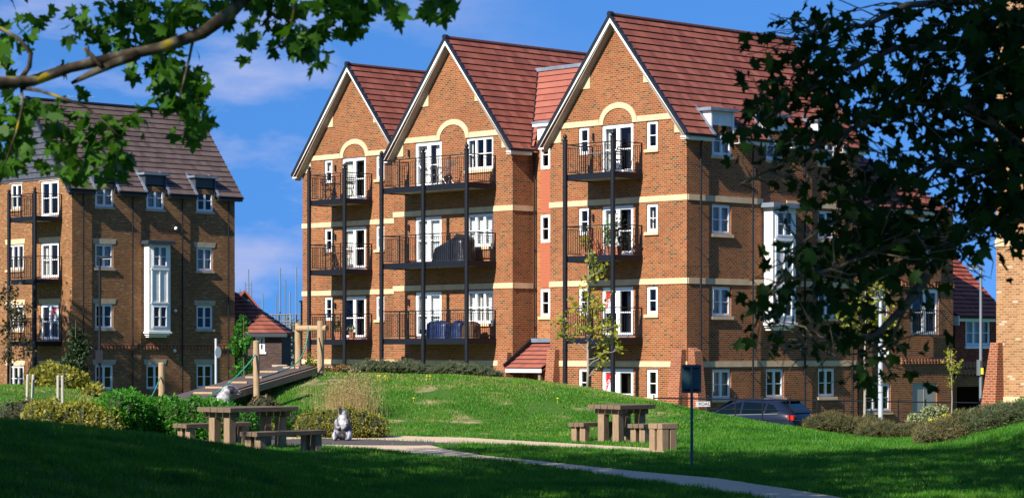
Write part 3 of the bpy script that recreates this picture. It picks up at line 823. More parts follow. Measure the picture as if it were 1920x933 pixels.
dC = {(0, 'wl'): None, (3, 'door'): ('curtain', .25, 0), (2, 'door'): ('curtain', .35, 0), (1, 'wl'): None, (2, 'wr'): ('curtain', .3, .0)}
dB = {(3, 'door'): ('curtain', .35, .35), (3, 'w3'): ('curtain', .12, .12), (2, 'door'): ('blind', .95, 0), (2, 'w3'): ('blind', .95, 0), (1, 'door'): ('blind', .8, 0), (1, 'w3'): ('curtain', .45, .45)}
dA = {(3, 'door'): ('curtain', .3, .15), (2, 'door'): ('curtain', .42, 0), (2, 'wl'): None, (3, 'wr'): ('blind', .4, 0), (3, 'wl'): ('blind', .5, 0)}
gable_front(MAIN, -3.35, 0, 'door', drapes=dC)
gable_front(MAIN, -12.0, 0, 'wide', drapes=dB)
gable_front(MAIN, -21.15, 2.8, 'door', drapes=dA)

# balconies with their posts
for f in FL[1:]:
    z = f - .02
    balcony(MAIN, -4.56, -2.10, z, 0); balcony(MAIN, -14.48, -9.55, z, 0); balcony(MAIN, -22.35, -19.93, z, 2.8)
for x in (-4.50, -2.17, -14.42, -12.02, -9.62): post(MAIN, x, -1.42, 0.0, 10.33)
for x in (-22.29, -20.0): post(MAIN, x, 2.8 - 1.42, 0, 10.33)

# side wall facing the car park
ZS = [(1.29, 2.32), (4.15, 5.18), (7.0, 8.03), (9.72, 10.76)]
sops = []; W3 = [(1.26, 2.27), (4.12, 5.12), (7.02, 8.0)]
for k, (q0, q1) in enumerate(ZS):
    for j, (l, r_) in enumerate(W3):
        if j == 1 and k in (1, 2): continue
        sops.append((l, r_, q0, q1, k, j))
wall(MAIN, 'S', 0, 9.3, 0, 10.45, [o[:4] for o in sops], MATS['red_brick'], 0, name='side_wall')
for (l, r_, q0, q1, k, j) in sops:
    window(MAIN, 'S', l, r_, q0, q1, 2, 0, sill=True, drape=('net', 1, 0) if (k == 3 or (k, j) in ((0, 0), (1, 0))) else (('blind', .95, 0) if (k, j) == (2, 0) else None), rec=.06 if k < 3 else .02)
for z in (2.6, 5.46, 8.32): band(MAIN, 'S', .034, 9.33, z, 0, skip=[(3.94, 5.24)] if z != 2.6 else (), m='grey_stone' if False else 'cream_stone')
bay(MAIN, 3.96, 5.22, 3.95, 8.0, 0, [(4.1, 5.12), (6.95, 7.93)])
for a in (.57, 3.30, 6.15, 8.88): pipe(MAIN, 'S', a, .1, 10.0)
dome(MAIN, 'S', 6.0, 3.05)
for a in (4.25, 5.4): 
    b = MB(); pbox(b, 'S', a, a + .22, .002, .012, 8.62, 8.70); b.build('air_vent', MATS['pier_brick'], MAIN)
b = MB(); pbox(b, 'F', -8.0, -7.8, .002, .02, 0, .01); 
# rear and hidden walls
wall(MAIN, 'F', -6.7, 0, 0, 10.6, [], MATS['red_brick'], 9.3, gable=(-3.35, 14.52, SL), name='rear_wall')
wall(MAIN, 'S', 0, 9.3, 0, 10.6, [], MATS['red_brick'], -6.69, name='side_wall')
wall(MAIN, 'S', 0, 11, 0, 10.6, [], MATS['red_brick'], -15.32, name='side_wall')
wall(MAIN, 'S', 2.8, 12, 0, 10.6, [], MATS['red_brick'], -24.49, name='side_wall')
wall(MAIN, 'S', 2.8, 12, 0, 10.6, [], MATS['red_brick'], -17.83, name='side_wall')
wall(MAIN, 'F', -24.49, -8.7, 0, 10.6, [], MATS['red_brick'], 12, name='rear_wall')
wall(MAIN, 'S', 0, 12, 0, 10.6, [], MATS['red_brick'], -8.67, name='side_wall')
for z in (2.6, 5.46, 8.32): band(MAIN, 'S', .034, 1.04, z, -8.67)
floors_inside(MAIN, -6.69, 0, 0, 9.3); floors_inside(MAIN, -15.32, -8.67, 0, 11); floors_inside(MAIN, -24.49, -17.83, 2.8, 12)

# link between the second and third gable
LW = 1.07
lops = [(-8.30, -7.78, z0, z1) for (z0, z1) in ((4.22, 5.24), (6.95, 7.98), (9.66, 10.74))]
wall(MAIN, 'F', -8.67, -6.69, 0, 10.74, lops, MATS['orange_brick'], LW, name='link_wall')
for k, o_ in enumerate(lops): window(MAIN, 'F', *o_, 1, LW, sill=(k == 0), rec=.02)
for z0, z1 in ((5.30, 6.90), (8.04, 9.60)):
    b = MB(); pbox(b, 'F', -8.28, -7.70, -.02, .012, z0, z1, LW); b.build('herringbone_panel', MATS['herring'], MAIN)
b = MB(); b.box(-8.36, -7.72, LW - .10, LW + .35, 10.745, 11.22); b.build('dormer', MATS['white_board'], MAIN)
b = MB(); b.box(-8.50, -7.60, LW - .22, LW + .4, 11.223, 11.33); b.build('dormer_lid', MATS['white_board'], MAIN)
b = MB(); b.box(-8.53, -7.57, LW - .24, LW + .6, 11.333, 11.41); b.build('dormer_lid', MATS['lead'], MAIN)
pipe(MAIN, 'F', -8.50, 3.2, 10.1, LW)

# roofs
def roof_pair(c, y0, y1, m, segR=None, depth_r=None):
    H = 3.62; ze, za = 10.36, 14.74
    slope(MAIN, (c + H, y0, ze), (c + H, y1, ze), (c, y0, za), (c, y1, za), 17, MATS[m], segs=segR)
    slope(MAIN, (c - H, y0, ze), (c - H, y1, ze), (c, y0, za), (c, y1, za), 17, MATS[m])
    b = MB(); b.tube([(c, y0 + .1, za + .005), (c, y1, za + .005)], .085, 8); b.build('ridge', MATS['ridge_tile'], MAIN)
mat('ridge_tile', (.09, .035, .03), .8, noise=.2)
Y0, Y1 = -.35, 9.6; LL = Y1 - Y0
segs = []; cur = 0.0
for (l, r_) in W3:
    a = (l - .10 - Y0) / LL; e = (r_ + .10 - Y0) / LL
    segs += [(cur, a, 0), (a, e, 4)]; cur = e
segs.append((cur, 1, 0))
roof_pair(-3.35, Y0, Y1, 'red_tiles', segs)
roof_pair(-12.0, -.35, 12.0, 'red_tiles')
roof_pair(-21.15, 2.45, 12.3, 'red_tiles')
for (l, r_) in W3: dormer(MAIN, l, r_, 11.25, 0, MATS['white_board'])
ed = [(Y0, W3[0][0] - .12), (W3[0][1] + .12, W3[1][0] - .12), (W3[1][1] + .12, W3[2][0] - .12), (W3[2][1] + .12, Y1)]
gutter(MAIN, 'S', ed, 10.34)
gutter(MAIN, 'S', [(-.33, .75)], 10.34, off=-8.67)
gutter(MAIN, 'F', [(-8.62, -8.40)], 10.46, off=LW)
# link roof between the two main roofs, flat lead top
def onB(z): return -12.0 + (14.74 - z) / SL / 1.025
def onC(z): return -3.35 - (14.74 - z) / SL / 1.025
slope(MAIN, (onB(10.5), .78, 10.48), (onC(10.5), .78, 10.48), (onB(13.72), 3.72, 13.72), (onC(13.72), 3.72, 13.72), 12, MATS['pink_tiles'], name='link_roof',
      segs=[(0, .10, 0), (.10, .62, 3), (.62, 1, 0)])
b = MB(); b.box(onB(13.72) - .3, onC(13.72) + .3, 3.62, 6.6, 13.70, 13.84); b.build('lead_flat', MATS['lead'], MAIN)
b = MB(); b.beam((onB(10.45) + .02, .72, 10.46), (onB(13.72) + .02, 3.70, 13.74), .05, .05); b.build('valley', MATS['black_metal'], MAIN)

# entrance canopy between the gables
slope(MAIN, (-8.60, -.42, 2.32), (-6.72, -.42, 2.32), (-8.60, LW - .02, 3.25), (-6.72, LW - .02, 3.25), 6, MATS['pink_tiles'], name='porch_roof')
b = MB(); b.box(-8.60, -6.72, -.43, -.40, 2.17, 2.30); b.build('porch_fascia', MATS['white_board'], MAIN)
b = MB(); b.beam((-8.63, -.45, 2.40), (-8.63, LW - .02, 3.40), .10, .14); b.build('porch_flashing', MATS['black_metal'], MAIN)
b = MB(); b.box(-8.60, -6.72, LW - .2, LW - .005, 3.27, 3.42); b.build('porch_flashing', MATS['lead'], MAIN)
b = MB(); b.box(-8.3, -8.24, .2, .26, 0, 2.2); b.box(-7.02, -6.90, -.3, -.18, 0, 2.17); b.build('porch_post', MATS['oak_leg'], MAIN)
# buttresses
buttress_w(MAIN, -8.67 - .52, -8.67 - .05, .07, 2.9, .55, .22)
buttress_w(MAIN, -6.62, -6.22, .05, 3.0, .55, .22)
buttress_w(MAIN, -.52, -.06, .07, 3.0, .60, .22)
buttress(MAIN, 'S', .02, .42, 2.95, .62, .30, 0)
buttress_w(MAIN, -14.9, -14.5, .02, 2.75, .40, .2)

# ---------------------------------------------------------------- the block on the left
LB = empty('apartment_building', (-20.2, 111.0, 0), TH)
tag(LB, 'brown brick apartment building with a dark brown tiled roof, left of the gabled block', 'building')
c = -3.35
lf = [(.0, 0)]
ops = []; its = []
for k, f in enumerate(FL):
    zt = f + 1.70
    ops += [(-2.63, -1.11, f + .03, zt)]; its.append((-2.63, -1.11, f + .03, zt, 2, True, k))
    if k == 3: w_ = (-5.22, -4.24)
    else: w_ = (-5.55, -4.1)
    ops += [(*w_, zt - 1.2, zt)]; its.append((*w_, zt - 1.2, zt, 2 if k == 3 else 3, False, k))
wall(LB, 'F', -6.7, 0, 0, 10.9, ops, MATS['buff_brick'], 0, name='front_wall')
b = MB(); b.prism([(-6.66, .02, 10.9), (-.04, .02, 10.9), (-3.35, .02, 14.52)], (0, -.06, 0)); b.build('slate_gable', MATS['slate_face'] if 'slate_face' in MATS else mat('slate_face', (.07, .075, .095), .6, noise=.2, nscale=5), LB)
b = MB()
for i in range(13):
    z = 11.0 + i * .27; hw = (14.45 - z) / SL
    b.box(c - hw, c + hw, -.075, -.041, z, z + .03)
b.build('slate_course', mat('slate_line', (.03, .03, .04), .7), LB)
for (a0, a1, z0, z1, n, dr, k) in its: window(LB, 'F', a0, a1, z0, z1, n, 0, sill=not dr, door=dr, lintel=True, drape=('curtain', .2, 0) if k == 2 else None)
for f in FL[1:]: balcony(LB, -3.14, -.80, f - .05, 0)
for x in (-3.08, -.88): post(LB, x, -1.42, 0, 10.2)
lops = []
ZL = [(1.15, 2.30), (3.98, 5.12), (6.78, 7.9), (9.62, 10.7)]
for k, (q0, q1) in enumerate(ZL):
    for j, (l, r_) in enumerate(W3):
        if j == 1 and k in (1, 2): continue
        lops.append((l, r_, q0, q1, k, j))
wall(LB, 'S', 0, 9.3, 0, 10.45, [o[:4] for o in lops], MATS['buff_brick'], 0, name='side_wall')
for (l, r_, q0, q1, k, j) in lops:
    window(LB, 'S', l, r_, q0, q1, 2, 0, sill=(k > 0), stone='grey_stone', lintel=(k < 3), drape=('net', 1, 0) if k >= 2 and (k, j) != (3, 2) else None, rec=.06 if k < 3 else .02)
bay(LB, 3.96, 5.18, 3.85, 7.95, 0, [(4.0, 5.1), (6.85, 7.9)], lidm='dark_soffit')
for a in (.55, 3.28, 6.12, 8.85): pipe(LB, 'S', a, .1, 10.0)
for a, z in ((5.75, 8.75), (5.72, 4.85), (5.68, 2.95)): dome(LB, 'S', a, z)
# dentil course
b = MB(); pbox(b, 'S', 0.02, 9.3, .002, .03, 3.20, 3.28); 
a = .1
while a < 9.2:
    pbox(b, 'S', a, a + .10, .002, .055, 3.02, 3.18); a += .20
b.build('dentil_course', MATS['pier_brick'], LB)
wall(LB, 'F', -6.7, 0, 0, 10.6, [], MATS['buff_brick'], 9.3, gable=(-3.35, 14.52, SL), name='rear_wall')
wall(LB, 'S', 0, 9.3, 0, 10.6, [], MATS['buff_brick'], -6.69, name='side_wall')
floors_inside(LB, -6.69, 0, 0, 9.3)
H = 3.62
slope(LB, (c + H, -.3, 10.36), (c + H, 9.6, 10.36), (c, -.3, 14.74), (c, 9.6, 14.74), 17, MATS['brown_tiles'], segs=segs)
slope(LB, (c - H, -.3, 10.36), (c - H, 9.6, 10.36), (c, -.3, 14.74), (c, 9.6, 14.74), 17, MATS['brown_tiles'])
b = MB(); b.tube([(c, -.25, 14.75), (c, 9.6, 14.75)], .085, 8); b.build('ridge', MATS['black_plastic'], LB)
verge(LB, c, 3.60, 10.40, 14.72, -.3, board=.2, mats=('dark_soffit', 'black_plastic'), out=.3, dark='dark_soffit')
for (l, r_) in W3: dormer(LB, l, r_, 11.22, 0, MATS['dark_soffit'])
gutter(LB, 'S', [(-.28, ed[0][1])] + ed[1:], 10.34, fascia='dark_soffit')
# aerial on the ridge
b = MB(); b.tube([(c, 2.0, 14.7), (c, 2.0, 15.1)], .015, 6); b.tube([(c, 1.2, 14.95), (c, 3.4, 15.1)], .012, 6)
for i in range(6): b.tube([(c - .2, 1.4 + i * .38, 14.96 + i * .025), (c + .2, 1.4 + i * .38, 14.96 + i * .025)], .008, 5)
tag(b.build('television_aerial', MATS['concrete']), 'thin television aerial on the ridge of the brown roof', 'aerial')
COL.objects['television_aerial'].matrix_world = Matrix.Translation((-20.2, 111.0, 0)) @ Matrix.Rotation(TH, 4, 'Z')

# ---------------------------------------------------------------- lower wing and house to the right
WG = empty('apartment_wing', (6.0, 82.7, 0), TH)
tag(WG, 'lower brick block with dentil courses and a grey door, behind the big maple', 'building')
wo_ = [(13.62 - .9, 13.62 + .15, 3.6, 5.4)]
def SX(px, off=.03):
    th = TH; lx = (math.cos(th), math.sin(th)); ly = (-math.sin(th), math.cos(th))
    ox = 6 + off * lx[0]; oy = 82.7 + off * lx[1]; k = (px - CX) / F
    return (k * oy - ox) / (ly[0] - k * ly[1])
OW = .03
D1 = (SX(1708), SX(1760)); G1 = (SX(1711), SX(1757)); T1 = (SX(1622), SX(1670)); T2 = (SX(1640), SX(1667)); J2 = (SX(1722), SX(1762))
wops = [(D1[0], D1[1], 3.55, 5.3), (T2[0], T2[1], 4.15, 5.3), (T1[0], T1[1], .7, 1.75), (G1[0], G1[1], .02, 1.75), (J2[0], J2[1], 6.3, 8.0), (T2[0], T2[1], 6.9, 8.0)]
wall(WG, 'S', 9.32, SX(1787), 0, 8.35, wops, MATS['red_brick'], OW, name='side_wall')
for i, o_ in enumerate(wops):
    if i == 3: continue
    window(WG, 'S', *o_, 3 if i == 2 else 2, OW, sill=i in (1, 2, 5), door=i in (0, 4), drape=('net', 1, 0) if i in (1,) else None)
b = MB(); pbox(b, 'S', G1[0], G1[1], -.10, -.05, .02, 1.75, OW); pbox(b, 'S', (G1[0] + G1[1]) / 2 - .01, (G1[0] + G1[1]) / 2 + .01, -.05, -.04, .02, 1.75, OW)
b.build('store_door', mat('grey_door', (.36, .35, .30), .6), WG)
for (l, r_, z) in ((D1[0] - .1, D1[1] + .1, 3.52), (J2[0] - .1, J2[1] + .1, 6.28)):   # Juliet railings
    b = MB(); zt = z + .95
    for (u0, u1) in ((l, r_),):
        pbox(b, 'S', u0, u1, .20, .24, zt, zt + .04, OW); pbox(b, 'S', u0, u1, .20, .24, z, z + .04, OW)
        n_ = 15
        for i in range(n_ + 1):
            a = u0 + (u1 - u0) * i / n_; pbox(b, 'S', a - .008, a + .008, .21, .23, z + .04, zt, OW)
        pbox(b, 'S', u0, u0 + .02, .0, .2, zt, zt + .04, OW); pbox(b, 'S', u1 - .02, u1, .0, .2, zt, zt + .04, OW)
    b.build('juliet_railing', MATS['black_metal'], WG)
for z in (2.55, 5.45):
    b = MB(); l = SX(1688); e = SX(1787)
    pbox(b, 'S', l, e, .002, .06, z + .10, z + .16, OW)
    a = l
    while a < e - .1:
        pbox(b, 'S', a, a + .10, .002, .09, z - .08, z + .09, OW); a += .20
    b.build('dentil_course', MATS['pier_brick'], WG)
xe = SX(1787)
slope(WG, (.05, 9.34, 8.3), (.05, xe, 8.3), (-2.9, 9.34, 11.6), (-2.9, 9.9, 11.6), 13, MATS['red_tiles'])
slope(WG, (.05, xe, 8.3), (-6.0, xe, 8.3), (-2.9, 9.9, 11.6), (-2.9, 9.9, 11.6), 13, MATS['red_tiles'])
wall(WG, 'F', -6.2, OW, 0, 8.3, [], MATS['red_brick'], xe, name='end_wall')
gutter(WG, 'S', [(9.34, xe)], 8.28, off=OW)
b = MB(); b.quad((OW - 2, 9.4, 5.9), (OW - 2, xe, 5.9), (OW - 2, xe, 0), (OW - 2, 9.4, 0)); b.build('partition', MATS['dark_room'], WG, normals=False)
# corner return of the wing, next to the tall block
pipe(WG, 'S', 9.6, .1, 7.9, off=OW)

RH = empty('brick_house', (6.0, 82.7, 0), TH)
tag(RH, 'small house with a red tiled roof, tile-hung wall and dark garage opening at the right', 'house')
h0, h1 = SX(1787, -.9) + .03, SX(1880, -.9)
OH = -.9
win = (SX(1808, OH), SX(1855, OH), 3.15, 4.2); gar = (SX(1794, OH), SX(1856, OH), 0, 1.55)
wall(RH, 'S', h0, h1, 0, 1.95, [gar], MATS['red_brick'], OH, name='wall')
wall(RH, 'S', h0, h1, 1.95, 4.35, [win], MATS['hung_face'] if 'hung_face' in MATS else brick_mat('hung_face', [(0, (.24, .05, .03)), (.4, (.30, .07, .04)), (.7, (.2, .04, .03))], mortar=(.06, .02, .02), bw=.17, bh=.10), OH + .06, name='tile_hung_wall')
b = MB()
for i in range(14):
    for row in range(2):
        z = 1.97 + row * .28
        a = h0 + .05 + i * .24 + (row % 2) * .12
        if a + .16 < h1: b.prism([P3('S', a, .01, z + .26, OH + .06), P3('S', a + .22, .01, z + .26, OH + .06), P3('S', a + .22, .05, z + .08, OH + .06), P3('S', a + .11, .06, z, OH + .06), P3('S', a, .05, z + .08, OH + .06)], (.004, 0, 0))
b.build('hung_tiles', MATS['pier_brick'], RH)
window(RH, 'S', *win, 3, OH + .06, sill=True, stone='white_board', drape=('net', 1, 0))
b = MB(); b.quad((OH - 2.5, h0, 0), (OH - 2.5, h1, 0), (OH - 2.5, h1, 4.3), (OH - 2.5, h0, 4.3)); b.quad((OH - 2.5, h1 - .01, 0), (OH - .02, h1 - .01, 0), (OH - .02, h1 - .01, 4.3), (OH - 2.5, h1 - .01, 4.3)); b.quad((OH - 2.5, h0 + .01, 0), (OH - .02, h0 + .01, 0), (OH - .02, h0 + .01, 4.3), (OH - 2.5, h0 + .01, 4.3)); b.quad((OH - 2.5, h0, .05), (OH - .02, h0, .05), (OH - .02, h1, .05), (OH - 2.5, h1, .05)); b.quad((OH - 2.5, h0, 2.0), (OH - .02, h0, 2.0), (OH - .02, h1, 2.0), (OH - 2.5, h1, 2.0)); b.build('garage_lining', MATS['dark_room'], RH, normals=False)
slope(RH, (OH + .32, h0 - .1, 4.30), (OH + .32, h1, 4.30), (OH - 3.6, h0 - 3.4, 8.0), (OH - 3.6, h1, 8.0), 22, MATS['hung_tiles'])
slope(RH, (OH - 7.5, h0 - .1, 4.30), (OH - 7.5, h1, 4.30), (OH - 3.6, h0 - 3.4, 8.0), (OH - 3.6, h1, 8.0), 22, MATS['hung_tiles'])
gutter(RH, 'S', [(h0 - .1, h1)], 4.28, off=OH)
b = MB(); b.box(OH + .1, OH + .36, h0 - .16, h0 - .105, 3.95, 4.32); b.build('bargeboard', MATS['white_board'], RH)

# ---------------------------------------------------------------- near block cut by the right edge of the view
RB = empty('apartment_building', (GX(1868, 69.5), 69.5, 0), TH)
tag(RB, 'light brick building with cream stone bands and a brick buttress at the far right edge', 'building')
wall(RB, 'F', 0, 6.7, 0, 13.4, [], MATS['buff_brick2'] if 'buff_brick2' in MATS else brick_mat('buff_brick2', [(0, (.33, .15, .055)), (.3, (.28, .115, .04)), (.55, (.37, .185, .075)), (.82, (.25, .10, .04)), (.95, (.50, .38, .26))], mortar=(.38, .27, .16)), 0, gable=(3.35, 17.4, SL), name='front_wall')
for z in (1.66, 6.16): band(RB, 'F', -.03, 6.73, z, 0)
wall(RB, 'S', 0, 9, 0, 13.4, [], MATS['buff_brick'], 0, name='side_wall'); wall(RB, 'S', 0, 9, 0, 13.4, [], MATS['buff_brick'], 6.7, name='side_wall')
wall(RB, 'F', 0, 6.7, 0, 13.4, [], MATS['buff_brick'], 9, gable=(3.35, 17.4, SL), name='rear_wall')
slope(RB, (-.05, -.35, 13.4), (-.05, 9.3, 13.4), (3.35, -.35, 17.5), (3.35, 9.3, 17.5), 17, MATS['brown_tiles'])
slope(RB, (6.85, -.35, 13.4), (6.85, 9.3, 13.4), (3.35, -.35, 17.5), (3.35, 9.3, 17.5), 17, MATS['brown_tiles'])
b = MB(); b.add([(-.36, 0, 0), (.30, 0, 0), (.30, -.6, 0), (-.36, -.6, 0), (-.05, 0, 3.2), (.22, 0, 3.2), (.22, -.22, 3.2), (-.05, -.22, 3.2)], [(0, 1, 2, 3), (4, 5, 6, 7), (0, 1, 5, 4), (1, 2, 6, 5), (2, 3, 7, 6), (3, 0, 4, 7)])
b.build('buttress', MATS['pier_brick'], RB)

# ---------------------------------------------------------------- houses and scaffolding far behind, between the two blocks
FH = empty('hip_roof_house', (GX(528, 118), 118, 0), 0)
tag(FH, 'low dark brick house with a red hipped roof, seen between the two blocks of flats', 'house')
wx = -3.4
wall(FH, 'F', wx, 0, 0, 3.8, [(-1.30, -.82, 2.9, 3.66)], MATS['dusk_brick'] if 'dusk_brick' in MATS else brick_mat('dusk_brick', [(0, (.10, .055, .045)), (.4, (.13, .07, .05)), (.7, (.08, .05, .045))], mortar=(.06, .05, .05)), 0, name='front_wall')
window(FH, 'F', -1.30, -.82, 2.9, 3.66, 2, 0, sill=True, stone='white_board')
wall(FH, 'S', 0, 5, 0, 3.8, [], MATS['dusk_brick'], 0, name='side_wall'); wall(FH, 'S', 0, 5, 0, 3.8, [], MATS['dusk_brick'], wx, name='side_wall'); wall(FH, 'F', wx, 0, 0, 3.8, [], MATS['dusk_brick'], 5, name='rear_wall')
slope(FH, (wx - 2, -.3, 3.8), (.28, -.3, 3.8), (wx - 2, 2.4, 6.1), (-2.9, 2.4, 6.1), 12, MATS['red_tiles'])
slope(FH, (.28, -.3, 3.8), (.28, 5.1, 3.8), (-2.9, 2.4, 6.1), (-2.9, 2.4, 6.1), 12, MATS['red_tiles'])
slope(FH, (wx - 2, 5.1, 3.8), (.28, 5.1, 3.8), (wx - 2, 2.4, 6.1), (-2.9, 2.4, 6.1), 12, MATS['red_tiles'])
b = MB(); b.box(wx - 2, .3, -.34, -.31, 3.62, 3.80); b.build('fascia', MATS['dark_soffit'], FH)

FG = empty('slate_house', (GX(458, 135), 135, 0), R(14))
tag(FG, 'dark slate gabled house rising behind the red hipped roof', 'house')
b = MB(); b.prism([(-1.1, 0, 0), (1.1, 0, 0), (1.1, 0, 4.9), (0, 0, 6.15), (-1.1, 0, 4.9)], (0, 3, 0)); b.build('wall', MATS['slate_face'], FG)
b = MB()
for s in (-1, 1): b.beam((s * 1.3, -.15, 4.75), (0, -.15, 6.28), .12, .1)
b.build('bargeboard', MATS['hung_tiles'], FG)
slope(FG, (1.3, -.2, 4.75), (1.3, 3, 4.75), (0, -.2, 6.25), (0, 3, 6.25), 6, MATS['slate_tiles'])
slope(FG, (-1.3, -.2, 4.75), (-1.3, 3, 4.75), (0, -.2, 6.25), (0, 3, 6.25), 6, MATS['slate_tiles'])

SF = empty('scaffolding', (GX(515, 150), 150, 0), R(-12))
tag(SF, 'tall steel scaffolding poles and platforms round a house being built, far behind', 'scaffolding')
rs = random.Random(5)
b = MB(); q = MB(); w = MB()
for i in range(16):
    x = -3.6 + i * .34 if i < 9 else -.6 + (i - 9) * .36
    y = rs.uniform(-2, 2); h = rs.uniform(6.2, 8.4) if i % 3 else rs.uniform(4.2, 6.5)
    b.tube([(x, y, 0), (x + rs.uniform(-.06, .06), y, h)], .042, 5)
for z in (.5, .9, 1.3, 1.7, 2.1, 2.5, 2.9, 3.3, 3.7, 4.1, 4.7):
    for y in (-1.8, 0, 1.8):
        q.tube([(-1.6, y, z), (1.7, y, z + .02)], .03, 5); q.tube([(-1.6, y, z + .45), (1.7, y, z + .45)], .025, 5)
for x in (-1.5, -1.1, -.75, -.3, 0, .4, .8, 1.2, 1.6):
    for y in (-1.8, 0, 1.8): b.tube([(x, y, 0), (x, y, 5.2)], .035, 5)
q.beam((-1.5, -1.85, .2), (1.6, -1.85, 4.6), .04, .04); q.beam((1.6, -1.85, .2), (-1.5, -1.85, 4.6), .04, .04)
for z in (.8, 2.4, 4.0): w.box(-1.5, 1.6, -1.7, 1.7, z, z + .05)
b.build('pole', mat('galvanised', (.17, .20, .23), .5, metal=.3), SF); q.build('rail', MATS['galvanised'], SF); w.build('platform', MATS['oak_leg'], SF)
for k in range(10):
    k_ = MB(); z = 5.0 + .2 * k; 
    if k == 0:
        for j in range(12): k_.tube([(-1.9, 0, 4.6 + j * .22), (-1.5, 0, 4.6 + j * .22)], .018, 4)
        for x in (-1.9, -1.5): k_.tube([(x, 0, 4.3), (x, 0, 7.2)], .02, 4)
        k_.build('ladder', MATS['galvanised'], SF)

BB = empty('brick_building', (GX(566, 128), 128, 0), TH)
tag(BB, 'narrow strip of a brick building just behind the left end of the gabled block', 'building')
b = MB(); b.box(-.1, .25, 0, 4, 0, 5.5); b.build('wall', MATS['buff_brick'], BB)
b = MB(); b.box(-.15, .3, -.05, 4.05, 5.5, 5.6); b.build('parapet', MATS['lead'], BB)
# ================================================================== vegetation helpers
def leaf_shape_maple():
    pts = [(0, 0), (.10, .05), (.36, -.02), (.30, .14), (.52, .30), (.40, .36), (.50, .62), (.28, .55), (.16, .58), (.13, .80), (0, 1.05)]
    return pts + [(-x, y) for x, y in pts[-2:0:-1]]
MAPLE = np.array(leaf_shape_maple())

def rand_frames(n, r, droop=0.0, outward=None):
    """random leaf frames: returns unit vectors u (blade direction), v (across)"""
    u = r.normal(size=(n, 3)); 
    if outward is not None: u = u * .7 + outward
    u[:, 2] -= droop; u /= np.linalg.norm(u, axis=1, keepdims=True)
    w = r.normal(size=(n, 3)); v = np.cross(u, w); v /= np.linalg.norm(v, axis=1, keepdims=True)
    return u, v

def leaves_mesh(name, pos, size, mats, tone, r, shape='quad', droop=0.0, outward=None, flat=0.0):
    n = len(pos); u, v = rand_frames(n, r, droop, outward)
    if flat:                                     # blades turned towards the horizontal
        nrm = np.cross(u, v); nrm[:, 2] = np.sign(nrm[:, 2] + 1e-9) * (abs(nrm[:, 2]) + flat); nrm /= np.linalg.norm(nrm, axis=1, keepdims=True)
        v = np.cross(nrm, u); v /= np.linalg.norm(v, axis=1, keepdims=True)
    size = np.asarray(size).reshape(-1, 1)
    if shape == 'maple':
        S = MAPLE; k = len(S); nrm = np.cross(u, v)
        V = np.empty((n, k, 3))
        for j, (x, y) in enumerate(S):
            V[:, j] = pos + size * (u * y + v * x * 1.15) - size * nrm * (abs(x) * .25 + (y - .4) ** 2 * .12)
        return mesh_np(name, V.reshape(-1, 3), k, mats, tone)
    if shape == 'quad': S = [(0, 0), (.28, .45), (0, 1), (-.28, .45)]
    elif shape == 'long': S = [(-.05, 0), (.05, 0), (.05, .6), (0, 1), (-.05, .6)]
    elif shape == 'round': S = [(0, 0), (.36, .25), (.36, .7), (0, 1), (-.36, .7), (-.36, .25)]
    k = len(S); V = np.empty((n, k, 3))
    for j, (x, y) in enumerate(S): V[:, j] = pos + size * (u * y + v * x)
    return mesh_np(name, V.reshape(-1, 3), k, mats, tone)

def link(name, me, parent=None):
    o = bpy.data.objects.new(name, me); COL.objects.link(o); o.parent = parent; return o

def ell_points(n, r, c, rad, shell=.55):
    d = r.normal(size=(n, 3)); d /= np.linalg.norm(d, axis=1, keepdims=True)
    t = (shell + (1 - shell) * r.random((n, 1)) ** .6)
    return np.array(c) + d * t * np.array(rad), d

